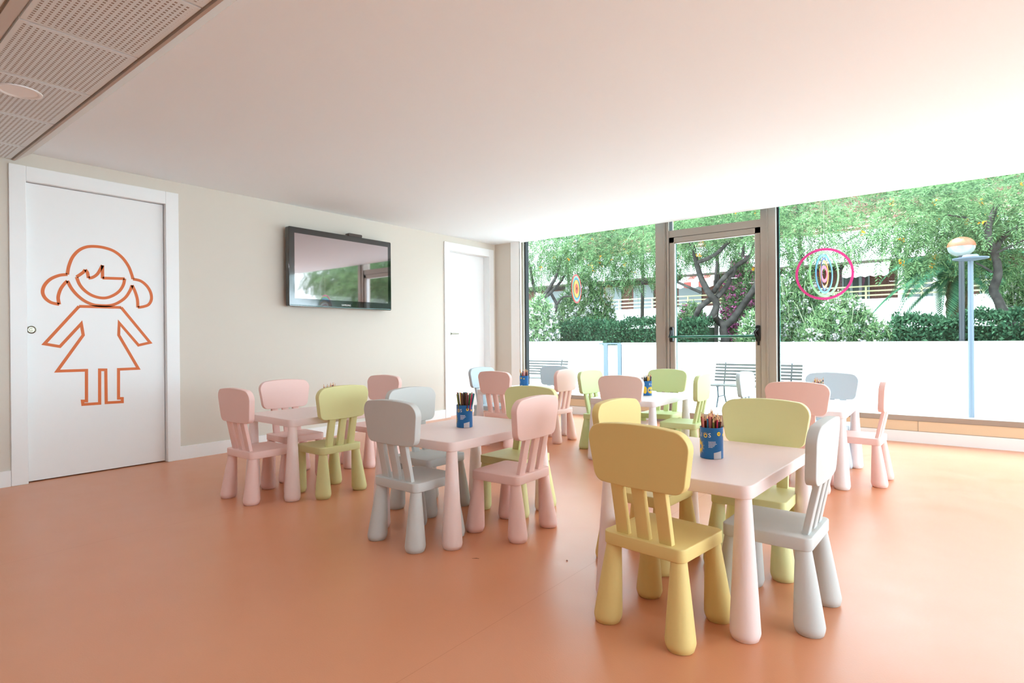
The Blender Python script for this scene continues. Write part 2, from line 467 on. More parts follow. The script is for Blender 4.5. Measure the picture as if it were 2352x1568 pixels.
# head: from the left bunch over the top to the right bunch
stroke([(307, 556), (313, 520), (330, 478), (358, 447), (392, 431), (430, 428), (475, 434), (520, 450), (558, 480), (585, 518), (599, 553), (606, 577)])
stroke([(307, 556), (270, 560), (230, 577), (203, 605), (194, 635), (205, 662), (232, 683), (270, 692)])
stroke([(270, 692), (265, 660), (275, 625), (292, 600), (307, 585)])
stroke([(307, 585), (325, 618), (352, 650), (385, 676), (420, 692), (450, 697), (500, 697), (535, 686), (570, 662), (592, 630), (602, 605)])
stroke([(606, 577), (640, 585), (668, 607), (686, 637), (690, 668), (678, 692), (655, 702), (628, 706)])
stroke([(628, 706), (626, 670), (616, 635), (602, 605)])
# fringe and chin of the face
stroke([(349, 567), (368, 554), (380, 545), (388, 534)]); stroke([(388, 534), (398, 547), (403, 572)], smooth=True)
stroke([(403, 572), (422, 569), (445, 552), (467, 514)]); stroke([(467, 514), (467, 574)], smooth=False)
stroke([(467, 572), (568, 575)], smooth=False)
stroke([(568, 575), (562, 603), (545, 630), (518, 650), (485, 662), (450, 661), (415, 649), (385, 628), (362, 600), (349, 567)])
# dress and arms
stroke([(360, 701), (552, 706)], smooth=False)
stroke([(360, 701), (202, 872), (273, 884), (370, 780), (379, 832), (260, 996), (394, 992), (394, 1132), (376, 1132), (378, 1148), (454, 1143), (454, 990), (482, 990), (484, 1140), (557, 1136), (557, 1120), (540, 1120), (540, 988), (630, 984), (541, 832), (543, 776), (631, 878), (684, 866), (552, 706)], smooth=False, hw=.0098)
o = gm.build('girl_outline', M['orange_paint'], d1, label='orange outline drawing of a girl with bunches'); o.location = (leaf_x1 + .0004, 0, 0)

d2, yc2 = arch(D2, 'door_2'); struct(d2, 'plain white door beside the window pier')
lx2 = -.085
MB().box((lx2 - .04, D2['i0'] + .014 - yc2, .006), (lx2, D2['i1'] - .014 - yc2, D2['iz'] - .014)).build('door_leaf', M['white'], d2)
hp = at(1033, 766, 0, XW + lx2)
hb = MB(); hb.tube([(0, 0, 0), (.045, 0, 0)], .009, 12); hb.tube([(.042, -.008, 0), (.044, .05, 0), (.043, .115, 0)], [.009, .009, .008], 12)
hb.tube([(0, 0, 0), (.006, 0, 0)], .024, 20)
o = hb.build('door_handle', M['steel'], d2, smooth=30, label='brushed metal lever handle'); o.location = (lx2, hp.y - yc2, hp.z)

# ---- glazed wall towards the garden
YGL = 6.30
def frame_boxes(mb, x0, x1, z0, z1, y0=YG, y1=6.36): mb.box((x0, y0, z0), (x1, y1, z1))
def pane(parent, x0, x1, z0, z1, y=YGL):
    o = MB().box((x0, y, z0), (x1, y + .008, z1)).build('pane', M['glass'], parent); return o
ZG0, ZG1 = .239, 2.42
def window(name, x0, x1, lab):
    w_ = empty(name, ((x0 + x1) / 2, YGL, 0)); struct(w_, lab); xc = (x0 + x1) / 2
    fb = MB()
    def bx(a, b_, mi=0): fb.box((a[0] - xc, a[1] - YGL, a[2]), (b_[0] - xc, b_[1] - YGL, b_[2]), mi)
    return w_, fb, bx, xc
# window 1 (left of the glass door)
w1, fb, bx, xc = window('window_1', -4.73, -2.608, 'fixed window left of the glass door')
bx((-4.73, YG, ZG0 - .04), (-4.668, 6.36, ZG1)); bx((-4.668, 6.27, ZG0), (-4.652, 6.34, ZG1), 1)
bx((-2.767, 6.225, 0), (-2.64, 6.37, ZG1)); bx((-2.667, 6.215, 0), (-2.652, 6.226, ZG1)); bx((-2.64, 6.24, 0), (-2.634, 6.37, ZG1), 1); bx((-2.634, 6.225, 0), (-2.608, 6.37, ZG1))
bx((-4.668, YG, ZG0 - .042), (-2.767, 6.36, ZG0)); bx((-4.668, YG, ZG1 - .03), (-2.767, 6.36, ZG1 + .05))
o = fb.build('window_frame', [M['alu'], M['alu_dark']], w1)
p = pane(w1, -4.655, -2.76, ZG0, ZG1 - .03); p.location = (-xc, -YGL, 0)
# window 2 (right of the glass door)
w2, fb, bx, xc = window('window_2', -1.625, XR, 'wide fixed window right of the glass door')
bx((-1.625, 6.225, 0), (-1.48, 6.37, ZG1)); bx((-1.567, 6.215, 0), (-1.552, 6.226, ZG1))
bx((-1.48, 6.285, ZG0), (-1.464, 6.32, ZG1), 1); bx((-1.466, 6.29, ZG0), (-1.461, 6.318, ZG1), 2)
bx((-1.48, YG, ZG0 - .042), (XR, 6.36, ZG0)); bx((-1.48, YG, ZG1 - .03), (XR, 6.36, ZG1 + .05)); bx((1.5, 6.225, ZG0), (1.62, 6.37, ZG1)); bx((XR - .08, YG, 0), (XR, 6.37, ZG1))
o = fb.build('window_frame', [M['alu'], M['alu_dark'], M['glass_edge']], w2)
p = pane(w2, -1.462, 1.5, ZG0, ZG1 - .03); p.location = (-xc, -YGL, 0)
p = pane(w2, 1.62, XR - .08, ZG0, ZG1 - .03); p.location = (-xc, -YGL, 0)
# glass door
w3, fb, bx, xc = window('door_3', -2.608, -1.625, 'glazed aluminium exit door with a push bar')
bx((-2.608, 6.235, 2.081), (-1.625, 6.36, 2.160)); bx((-2.608, YG, ZG1 - .03), (-1.625, 6.36, ZG1 + .05))
bx((-2.612, 6.25, 2.160), (-2.604, 6.33, ZG1), 1); bx((-2.608, 6.245, 2.0765), (-1.625, 6.33, 2.081), 1)
fb.build('door_frame', [M['alu'], M['alu_dark']], w3)
p = pane(w3, -2.608, -1.625, 2.15, ZG1 - .03); p.location = (-xc, -YGL, 0); p.name = 'transom_pane'
lf = MB()
def bl(a, b_, mi=0): lf.box((a[0] - xc, a[1] - YGL, a[2]), (b_[0] - xc, b_[1] - YGL, b_[2]), mi)
bl((-2.603, 6.238, .012), (-2.552, 6.31, 2.0765)); bl((-1.681, 6.238, .012), (-1.630, 6.31, 2.0765)); bl((-2.603, 6.238, 2.022), (-1.630, 6.31, 2.0765))
bl((-2.603, 6.238, .012), (-1.630, 6.31, .12)); bl((-2.552, 6.25, .12), (-2.545, 6.30, 2.022), 2); bl((-1.688, 6.25, .12), (-1.681, 6.30, 2.022), 2); bl((-2.552, 6.25, 2.014), (-1.681, 6.3, 2.022))
bl((-2.545, 6.278, .12), (-2.541, 6.292, 2.014), 1)
leaf = lf.build('door_leaf', [M['alu'], M['glass_edge'], M['base']], w3)
p = pane(w3, -2.545, -1.688, .12, 2.014, 6.281); p.location = (-xc, -YGL, 0); p.name = 'door_pane'
M['bar_green'] = mat('push_bar_green', '1D6B55', .3, .5)
pb = MB(); pb.tube([(-2.578 - xc, 6.165 - YGL, .962), (-1.66 - xc, 6.165 - YGL, .962)], .0125, 14)
bar = pb.build('push_bar', M['bar_green'], w3, smooth=40, label='dark green horizontal push bar')
for s_ in (-2.578, -1.655):
    hb = MB(); x = s_ - xc
    q = rpoly([(-.021, .905), (.021, .905), (.021, 1.075), (-.021, 1.075)], .018, 5)
    hb.rings([[(x + p_.x * k_, yy - YGL, (p_.y - .99) * k_ + .99) for p_ in q] for yy, k_ in ((6.238, 1), (6.205, 1), (6.198, .9))])
    hb.tube([(x, 6.205 - YGL, 1.04), (x - (.02 if s_ > -2 else -.008), 6.17 - YGL, 1.0), (x, 6.162 - YGL, .955)], [.012, .013, .016], 10)
    hb.build('bar_bracket', M['black'], w3, smooth=40, label='black plastic bar bracket')
MB().box((-.011, 0, 0), (.011, .006, .045)).build('lock_cylinder', M['black'], w3).location = (-1.653 - xc, 6.232 - YGL, .868)
# window in the right-hand wall, beyond the edge of the photograph
w4 = empty('window_4', (XR + .1, 3.15, 0)); struct(w4, 'long window in the right wall'); fb = MB()
for y in (-2.95, -.985, .985, 2.95): fb.box((-.04, y - .04, .24), (.04, y + .04, 2.4))
fb.box((-.04, -2.95, .24), (.04, 2.95, .29)); fb.box((-.04, -2.95, 2.35), (.04, 2.95, 2.4)); fb.build('window_frame', M['alu'], w4)
MB().box((-.004, -2.93, .27), (.004, 2.93, 2.37)).build('pane', M['glass'], w4)
# sill boxes under the windows
def sill(name, x0, x1, joints):
    s_ = MB()
    s_.box((x0, YG, 0), (x1, 6.42, .101)); s_.box((x0, YG + .004, .099), (x1, 6.42, .197), 1)
    o = s_.build(name, [M['base'], M['panel']]); struct(o, 'low sill box under the windows with a beige panel and white plinth')
    gj = MB(); gj.box((x0, YG + .001, .1005), (x1, YG + .01, .105)); gj.box((x0, YG + .0005, .192), (x1, YG + .01, .197))
    for j in joints: gj.box((j - .002, YG + .002, .103), (j + .002, YG + .01, .195))
    gj.build('panel_joint', mat('joint_grey', '8E8678', .8), o)  # thin grey-brown lines along the panel joints
sill('trim_5', -4.668, -2.767, (-3.4,)); sill('trim_6', -1.48, XR, (-.314, 1.2))
struct(MB().box((-2.608, 6.235, 0), (-1.625, 6.42, .012)).build('trim_4', M['steel']), 'door threshold')
struct(MB().box((XW, 6.37, ZG1), (XR, 6.5, ZT)).build('wall_back', M['render_white']), 'outer lintel above the windows')

# ================================================================== FURNITURE
SB, SF, SW = -.0649, .2186, .1473
LEGP = [(.036, 0), (.0405, .0015), (.0455, .016), (.0468, .024), (.0462, .034), (.035, .155), (.0255, .25), (.0245, .262)]
TLEGP = [(.036, 0), (.0405, .0015), (.0455, .016), (.0468, .024), (.0462, .036), (.034, .26), (.0255, .42), (.0245, .445)]
def make_chair(m):
    c = empty('childrens_chair')
    out = rpoly([(-SW, SB), (SW, SB), (SW, SF), (-SW, SF)], [.026, .026, .026, .026])
    def fs(x, y, w_):
        z = .258 + w_
        if w_ > .03:
            q = max(0, 1 - (x / .13) ** 2) * max(0, 1 - ((y - .09) / .12) ** 2)
            z -= .005 * q
        return (x, y, z)
    slab(MB(), out, .042, .0038, fs).build('seat', m, c, smooth=50)
    for sx_ in (-1, 1):
        for ty, fy in ((SB + .029, -.0569), (SF - .029, .2036)):
            MB().lathe(LEGP, (sx_ * .1185, ty), (sx_ * .1331, fy)).build('leg', m, c, smooth=60)
    # back panel: rounded trapezoid with arched top, slightly bowed in plan
    tw, bw, z0, z1 = .1895, .1605, .4700, .6525
    o2 = rpoly([(-bw, z0), (bw, z0), (tw, z1), (-tw, z1)], [.036, .036, .045, .045], 8)
    # subdivide the long edges so that the arch and bow are smooth
    o3 = []
    for i in range(len(o2)):
        a, b_ = o2[i], o2[(i + 1) % len(o2)]
        o3.append(a)
        if (b_ - a).length > .06:
            for k_ in range(1, 8): o3.append(a + (b_ - a) * k_ / 8)
    def fp(x, z, w_):
        t = (z - z0) / (z1 - z0)
        zz = z + .018 * (1 - (x / tw) ** 2) * max(0, t) ** 1.5 - .004 * (1 - (x / bw) ** 2) * max(0, 1 - t) ** 2
        yo = -.0797 - .0138 * t
        return (x, yo + .034 - w_ - .010 * (1 - (x / tw) ** 2), zz)
    slab(MB(), o3, .034, .003, fp).build('backrest', m, c, smooth=50)
    for px in (-.079, 0, .079):
        mb = MB(); hw = .0225; th = .021
        rs = []
        for z, yy, xx in ((.292, -.040, px), (.38, -.058, px * .995), (.48, -.0795, px * .985)):
            b_ = -.010 * (1 - (px / tw) ** 2)
            q = rpoly([(xx - hw, yy + b_ * .7), (xx + hw, yy + b_ * .7), (xx + hw, yy + th + b_ * .7), (xx - hw, yy + th + b_ * .7)], .003, 2)
            rs.append([(p_.x, p_.y, z) for p_ in q])
        mb.rings(rs); mb.build('back_post', m, c, smooth=50)
    return c
def make_table(m):
    t = empty('childrens_table')
    out = rpoly([(-.2711, -.3887), (.2711, -.3887), (.2711, .3887), (-.2711, .3887)], .035, 8)
    o3 = []
    for i in range(len(out)):
        a, b_ = out[i], out[(i + 1) % len(out)]; o3.append(a)
        if (b_ - a).length > .2:
            for k_ in range(1, 6): o3.append(a + (b_ - a) * k_ / 6)
    slab(MB(), o3, .043, .0035, lambda x, y, w_: (x, y, .437 + w_)).build('tabletop', m, t, smooth=50)
    for sx_ in (-1, 1):
        for sy in (-1, 1):
            MB().lathe(TLEGP, (sx_ * .2405, sy * .358), (sx_ * .2455, sy * .3655)).build('leg', m, t, smooth=60)
    return t

CH = [  # colour, x, y, heading (deg), label
 ('yellow', -.802, 1.754, -6.8, 'yellow chair nearest the camera, its back turned to us'),
 ('yellow', -1.150, 2.330, -93.7, 'yellow chair on the left long side of the nearest pink table'),
 ('lime', -.688, 2.612, 180.6, 'olive green chair on the far side of the nearest pink table'),
 ('grey', -.441, 2.156, 88.8, 'grey chair on the right side of the nearest pink table'),
 ('grey', -2.063, 1.816, -.4, 'grey chair with its back to us at the near end of the middle pink table'),
 ('grey', -2.459, 2.287, -90, 'grey chair on the left long side of the middle pink table'),
 ('lime', -1.985, 2.640, 180, 'olive green chair at the far end of the middle pink table'),
 ('pink', -1.701, 2.264, 91.9, 'pink chair on the right side of the middle pink table'),
 ('pink', -3.384, 1.754, .9, 'pink chair leftmost of all, near end of the pink table by the left wall'),
 ('pink', -3.776, 2.260, -94.4, 'pale pink chair between the left wall and the leftmost pink table'),
 ('lime', -3.083, 2.157, 90.5, 'yellow green chair on the right side of the pink table by the left wall'),
 ('pink', -3.634, 2.926, 183.1, 'dusky pink chair at the far end of the pink table by the left wall'),
 ('pink', -3.245, 3.980, 0, 'salmon red chair at the near end of the white table by the corner door'),
 ('bluegrey', -3.770, 4.420, -91, 'pale blue grey chair nearest the corner door, behind the salmon red one'),
 ('bluegrey', -3.352, 4.952, 182, 'blue grey chair in front of the left window at the corner table'),
 ('pink', -2.962, 4.501, 91.1, 'pale pink chair on the right side of the white corner table'),
 ('palepink', -2.019, 3.974, 2, 'beige pink chair with its back to us at the middle white table'),
 ('green', -2.521, 4.441, -92.8, 'pale green chair on the left side of the middle white table'),
 ('green', -2.086, 4.859, 181.8, 'light green chair on the window side of the middle white table'),
 ('green', -1.643, 4.364, 93.9, 'pale green chair on the right side of the middle white table'),
 ('pink', -.807, 3.943, 2.3, 'salmon pink chair with its back to us behind the nearest table'),
 ('bluegrey', -1.318, 4.859, -92.1, 'pale blue chair in front of the right post of the glass door'),
 ('bluegrey', -.799, 4.951, 179.4, 'blue grey chair in front of the right window at the rightmost white table'),
 ('pink', -.465, 4.401, 88, 'pink chair rightmost of all, seen from the side')]
protos = {}
for col, x, y, a, lab in CH:
    if col in protos: c = copy_tree(protos[col])
    else: c = make_chair(M[col]); protos[col] = c
    c.location = (x, y, 0); c.rotation_euler = (0, 0, R_(a))
    tag(c, lab, 'chair', "small children's chairs around the six tables")
TB = [('table_pink', -.772, 2.241, -2.2, 'nearest pink children\'s table, with a tin of coloured pencils'),
      ('table_pink', -2.075, 2.250, .6, 'middle pink table of the front row, between the grey and pink chairs'),
      ('table_pink', -3.365, 2.261, -2, 'pink table nearest the left wall, under the screen'),
      ('table_white', -3.330, 4.440, 0, 'white table nearest the corner door and window pier'),
      ('table_white', -2.061, 4.340, 2.3, 'white table in front of the glass door, ringed by green chairs'),
      ('table_white', -.847, 4.430, 1.4, 'white table nearest the right window')]
for col, x, y, a, lab in TB:
    if col in protos: c = copy_tree(protos[col])
    else: c = make_table(M[col]); protos[col] = c
    c.location = (x, y, 0); c.rotation_euler = (0, 0, R_(a))
    tag(c, lab, 'table', "small rectangular tables of the playroom")

# ---- tins and pencils
TR, TH = .0425, .118
def wrap(vs, a0, z0, r=TR + .0006):
    """flat lettering (x right, y up, metres) onto the tin; a0 = angle right of the side that faces us"""
    out = []
    for v in vs:
        a = a0 + v[0] / r; out.append((r * math.sin(a), -r * math.cos(a), z0 + v[1]))
    return out
def make_tin():
    t = empty('pencil_tin')
    b_ = MB(); N = 40
    prof = [(TR - .002, 0), (TR, .0015), (TR, TH - .002), (TR + .0008, TH - .001), (TR, TH), (TR - .0012, TH), (TR - .0012, .003)]
    b_.rings([[(r * math.cos(2 * PI * i / N), r * math.sin(2 * PI * i / N), z) for i in range(N)] for r, z in prof], cap=True)
    b_.build('tin_body', M['tin'], t, smooth=40)
    # word
    lt = MB(); ang = {'E': -96, 'L': -73, 'I': -56, 'S': -9}
    for chh, a in ang.items():
        vs, fs = text_geo(chh, .023); lt.add(wrap(vs, R_(a), .083 + (.002 if chh in 'EL' else 0)), fs)
    lt.build('lettering', M['print_white'], t, label='white lettering on the blue tin')
    ys = MB(); vs = []; fs = []
    def poly(pts): ys.add(wrap([(p_[0], p_[1]) for p_ in pts], 0, 0), [tuple(range(len(pts)))])
    def ring2(cx, cz, r0, r1, n_=20):
        for i in range(n_):
            a, c_ = 2 * PI * i / n_, 2 * PI * (i + 1) / n_
            poly([(cx + r0 * math.cos(a), cz + r0 * math.sin(a)), (cx + r1 * math.cos(a), cz + r1 * math.sin(a)), (cx + r1 * math.cos(c_), cz + r1 * math.sin(c_)), (cx + r0 * math.cos(c_), cz + r0 * math.sin(c_))])
    def disc(cx, cz, r, n_=20):
        for i in range(n_):
            a, c_ = 2 * PI * i / n_, 2 * PI * (i + 1) / n_
            poly([(cx, cz), (cx + r * math.cos(a), cz + r * math.sin(a)), (cx + r * math.cos(c_), cz + r * math.sin(c_))])
    ox = R_(-31) * TR
    ring2(ox, .0885, .0042, .0074)
    for a in (40, 70, 95, 120, 145):
        q = Vector((math.cos(R_(a)), math.sin(R_(a)))); pq = Vector((-q.y, q.x)) * .0011; c0 = Vector((ox, .0892))
        poly([c0 + q * .0082 - pq, c0 + q * .0135, c0 + q * .0082 + pq])
    disc(R_(38) * TR, .096, .0078); disc(R_(75) * TR, .090, .0055)
    sx0, sz0 = R_(-84) * TR, .044
    disc(sx0, sz0, .021, 28)
    for i in range(30):
        a = 2 * PI * i / 30; q = Vector((math.cos(a), math.sin(a))); pq = Vector((-q.y, q.x)) * .0022; c0 = Vector((sx0, sz0))
        poly([c0 + q * .0205 - pq, c0 + q * (.036 if i % 2 else .032), c0 + q * .0205 + pq])
    # the far side carries a tall yellow oval
    for i in range(20):
        a, c_ = 2 * PI * i / 20, 2 * PI * (i + 1) / 20; cx, cz = R_(-150) * TR, .045
        poly([(cx, cz), (cx + .016 * math.cos(a), cz + .03 * math.sin(a)), (cx + .016 * math.cos(c_), cz + .03 * math.sin(c_))])
    ys.build('sun_print', M['print_yellow'], t, label='yellow sun and dots printed on the tin')
    # number in the dot, small print, white page
    vs, fs = text_geo('84', .0085); MB().add(wrap(vs, R_(38), .0932, TR + .0011), fs).build('number_print', M['black'], t, label='black number in a yellow dot')
    sp = MB(); rg = random.Random(4)
    for k_, wd in enumerate((.026, .027, .031, .024, .021, .016)):
        x = R_(-15) * TR; z = .0655 - k_ * .0042; x1 = x + wd
        while x < x1:
            ww = rg.uniform(.002, .0052); sp.add(wrap([(x, z), (min(x + ww, x1), z), (min(x + ww, x1), z + .0017), (x, z + .0017)], 0, 0), [(0, 1, 2, 3)]); x += ww + .0011
    sp.build('small_print', M['print_white'], t)
    pg = MB(); xs = [R_(11) * TR + k_ * .0035 for k_ in range(10)]
    for k_ in range(9):
        def low(x_): return .001
        def hi(x_): return .0245 + (x_ - xs[0]) * .22
        a, c_ = xs[k_], xs[k_ + 1]; sh = lambda x_, z_: x_ + max(0, .006 - (x_ - xs[0])) * 0
        pg.add(wrap([(a, low(a)), (c_, low(c_)), (c_, hi(c_)), (a, hi(a))], 0, 0), [(0, 1, 2, 3)])
    pg.build('page_print', M['print_grey'], t, label='pale curled page printed at the foot of the tin')
    return t
PC = [('dark red', '8E1C1C'), ('black', '15130F'), ('dark green', '1F5A24'), ('yellow', 'E8B93B'), ('crimson', 'B21B45'), ('brown', '5A2E1B'), ('navy blue', '1D3156'),
      ('orange', 'E2592A'), ('teal', '1C5D78'), ('maroon', '5B1220'), ('pink', 'E08A86'), ('olive', '6A6B2A')]
PM = {nm: mat(nm.replace(' ', '_') + '_lacquer', c_, .3, .5) for nm, c_ in PC}
pens = {}
def make_pencil(nm):
    L_ = .175; r = .0036
    b_ = MB().rings([[(r * math.cos(PI / 3 * i), r * math.sin(PI / 3 * i), z) for i in range(6)] for z in (0, L_ - .019)]).build('coloured_pencil', PM[nm])
    MB().rings([[(q * math.cos(PI / 3 * i), q * math.sin(PI / 3 * i), z) for i in range(6)] for q, z in ((r, L_ - .019), (.0012, L_ - .005))]).build('sharpened_wood', M['wood'], b_)
    MB().rings([[(q * math.cos(PI / 3 * i), q * math.sin(PI / 3 * i), z) for i in range(6)] for q, z in ((.0012, L_ - .005), (.0003, L_))]).build('pencil_lead', PM[nm], b_)
    return b_
TINS = [(-.764, 2.222, 0, 30, 'tip', 'the nearest table'), (-2.086, 2.257, -16, 26, 'end', 'the middle pink table'), (-3.34, 2.29, 10, 22, 'tip', 'the table by the left wall'),
        (-3.325, 4.442, -75, 18, 'tip', 'the corner table'), (-2.041, 4.40, 130, 20, 'tip', 'the table ringed by green chairs'), (-.79, 4.44, 40, 20, 'tip', 'the table by the right window')]
tin0 = None
for ti, (x, y, rot, npn, style, where) in enumerate(TINS):
    if tin0 is None: tin = tin0 = make_tin()
    else: tin = copy_tree(tin0)
    tin.location = (x, y, .4802)
    fac = math.atan2(x, -y) * -1      # turn the printed side towards the room's near end
    tin.rotation_euler = (0, 0, math.atan2(-x, y) + R_(rot))
    tag(tin, 'blue printed pencil tin on ' + where, 'pencil tin', 'blue pencil tins on the tables')
    rg = random.Random(11 + ti); spots = []
    tries = 0
    while len(spots) < npn and tries < 4000:
        tries += 1
        a, q = rg.uniform(0, 2 * PI), .0365 * math.sqrt(rg.random())
        p_ = Vector((q * math.cos(a), q * math.sin(a)))
        if all((p_ - s_).length > .0077 for s_ in spots): spots.append(p_)
    batch = []
    for k_, p_ in enumerate(spots):
        nm = PC[(k_ * 5 + ti * 3 + rg.randrange(3)) % len(PC)][0]
        if nm in pens: pe = copy_tree(pens[nm])
        else: pe = make_pencil(nm); pens[nm] = pe
        top = p_ * (1.0 if style != 'end' else 1.22)
        foot = p_ * (.62 if style == 'end' else .72)
        foot = Vector((max(-.03, min(.03, foot.x)), foot.y))
        flip = style == 'end'
        zb = .4836 + .0 + (0 if flip else rg.choice((0, 0, .0)))
        ht = rg.uniform(.118, .128)
        d = Vector((top.x - foot.x, top.y - foot.y, ht))
        if flip: d = Vector((top.x - foot.x + .004, top.y - foot.y, ht))
        lean = d.to_track_quat('Z', 'Y').to_euler()
        sc_ = rg.uniform(.86, 1.06) if not flip else rg.uniform(.99, 1.03)
        if flip:
            dn = d.normalized(); start = Vector((x + foot.x, y + foot.y, zb)) + dn * (.175 * sc_)
            pe.location = start; pe.rotation_euler = (-d).to_track_quat('Z', 'Y').to_euler()
        else:
            pe.location = (x + foot.x, y + foot.y, zb); pe.rotation_euler = lean
        pe.scale = (1, 1, sc_)
        tp = Vector(pe.location) + (Vector((0, 0, 0)) if flip else d.normalized() * .175 * sc_)
        q = tp - EYEP; batch.append((q.dot(R2) / q.dot(F1), nm, pe))
    ORD = ['leftmost', 'second', 'third', 'fourth', 'fifth', 'sixth', 'seventh']
    for nm in set(b_[1] for b_ in batch):
        same = sorted([b_ for b_ in batch if b_[1] == nm], key=lambda b_: b_[0])
        for i, b_ in enumerate(same):
            pre = '' if len(same) == 1 else ('leftmost ' if i == 0 else 'rightmost ' if i == len(same) - 1 else ORD[i] + ' from left ')
            tag(b_[2], '%s%s pencil in the tin on %s' % (pre, nm, where), 'pencil', 'pencils in the tin on ' + where)

# ---- television on the left wall
tvx = .085
tv = empty('wall_television', (XW, 3.51, 1.27))
tag(tv, 'flat black television screen mounted on the greige wall', 'television')
TY0, TY1, TZ0, TZ1 = 2.909 - 3.51, 4.108 - 3.51, 0, 2.003 - 1.27
b_ = MB(); q = rpoly([(TY0, TZ0), (TY1, TZ0), (TY1, TZ1), (TY0, TZ1)], .012, 4)
def tvr(k, x): 
    cy, cz = (TY0 + TY1) / 2, (TZ0 + TZ1) / 2
    return [(x, cy + (p_.x - cy) * (1 - k / .6), cz + (p_.y - cz) * (1 - k / .366)) for p_ in q]
b_.rings([tvr(.05, .02), tvr(.006, .045), tvr(0, .055), tvr(0, tvx + .02), tvr(.003, tvx + .024)])
b_.build('bezel', mat('gloss_black', '090A0A', .06, .8, coat=.6), tv, smooth=30)
scm = mat('dark_mirror_screen', 'B3A7A8', .03, .5, metal=1)
scr = MB().box((tvx + .0235, TY0 + .057, TZ0 + .075), (tvx + .0250, TY1 - .045, TZ1 - .055)).build('screen', scm, tv, label='dark glossy screen mirroring the windows')
MB().box((0, -.2, .2), (.045, .2, .55)).build('wall_bracket', M['black'], tv)
vs, fs = text_geo('SAMSUNG', .024)
MB().add([(tvx + .0247, v[0] + .02, v[1] + .024) for v in vs], fs).build('maker_name', M['print_white'], tv, label='small white maker name')
st = MB(); st.tube([(tvx + .022, TY0 + .01, .012), (tvx + .026, 0, .006), (tvx + .022, TY1 - .01, .012)], .0035, 8)
st.build('lower_trim', mat('clear_blue_trim', '7FA3A6', .1, .6), tv, smooth=40)
sb = MB(); p0, p1 = at(797, 536, 0, XW + .09), at(832, 545, 0, XW + .09)
qq = rpoly([(-.085, 0), (.085, 0), (.085, .028), (-.085, .028)], .01, 4)
sb.rings([[(xx, p_.x * kk, p_.y) for p_ in qq] for xx, kk in ((-.03, .95), (-.024, 1), (.024, 1), (.03, .95))])
o = sb.build('sensor_bar', mat('bronze_plastic', '4A3C35', .35), None, smooth=40); o.location = (XW + .075, (p0.y + p1.y) / 2, 2.0035)
tag(o, 'small dark sensor bar resting on top of the television', 'sensor bar')

# ---- recessed downlights in the perforated ceiling; all but the first are added room fill
em = bpy.data.materials.new('lamp_diffuser'); em.use_nodes = True
eb = em.node_tree.nodes['Principled BSDF']; eb.inputs['Base Color'].default_value = (.9, .9, .9, 1)
dl0 = None
for k, (x, y) in enumerate(dl_spots):
    if dl0 is None:
        dl = dl0 = empty('ceiling_downlight')
        rm = MB(); N = 36
        rm.rings([[(r * math.cos(2 * PI * i / N), r * math.sin(2 * PI * i / N), z) for i in range(N)] for r, z in ((.090, 0), (.089, -.005), (.082, -.0065), (.076, -.005), (.070, -.0015), (.070, 0))], cap=False)
        rm.build('rim', M['white'], dl, smooth=40)
        MB().lathe([(.0705, -.0014), (.0705, 0)], n=32).build('diffuser', em, dl, smooth=40)
    else: dl = copy_tree(dl0)
    dl.location = (x, y, ZP - .002)
    tag(dl, 'round white downlight above the door with the girl drawing' if k == 0 else 'round white downlight added out of view in the perforated ceiling to brighten the room', 'ceiling light', 'downlights of the perforated ceiling')
    light('downlight_lamp', 'AREA', (x, y, ZP - .012), 2.5, (.82, .93, 1), shape='DISK', size=.12)

# ---- ring spinners hanging in front of the windows
def spinner(name, px, py, D, rings_, lab, ztop=ZC):
    p_ = at(px, py, 1, D); s_ = empty(name, p_); tag(s_, lab, 'hanging ornament', 'ring spinners hanging at the windows')
    for r0, r1, ang, col in rings_:
        mb = MB(); N = 48; t = .0025
        def rr(r, yy): return [(r * math.cos(2 * PI * i / N) * math.cos(ang) - yy * math.sin(ang), r * math.cos(2 * PI * i / N) * math.sin(ang) + yy * math.cos(ang), r * math.sin(2 * PI * i / N)) for i in range(N)]
        mb.rings([rr(r0, -t), rr(r1, -t), rr(r1, t), rr(r0, t), rr(r0, -t)], cap=False)
        mb.build('ring', M.setdefault('ring' + col, mat('ring_' + col, col, .4)), s_, smooth=40)
    MB().tube([(0, 0, rings_[0][1]), (0, 0, ztop - p_.z)], .0008, 6).build('thread', M['print_white'], s_)
    return s_
va = YAW  # rings that face the camera's heading have angle ~ yaw
spinner('ring_spinner', 1893, 629, 5.9, [(.214, .236, va - .50, 'E8459A'), (.186, .209, 1.12, '8BD08A'), (.158, .180, 1.34, '5AA9DD'), (.134, .150, 1.56, '2D4F8C'), (.108, .128, 1.46, 'F0A236'), (.05, .078, 1.38, 'EE4A6C')],
        'pink, green and blue ring spinner hanging at the right window')
spinner('ring_spinner', 1324, 663, 5.9, [(.156, .172, 1.78, 'D8464F'), (.133, .152, 1.80, '8CC9A0'), (.110, .129, 1.75, '3D7C96'), (.062, .106, 1.81, 'F0A24E'), (.024, .060, 1.78, 'D94534')],
        'red edged disc of concentric rings hanging at the left window')

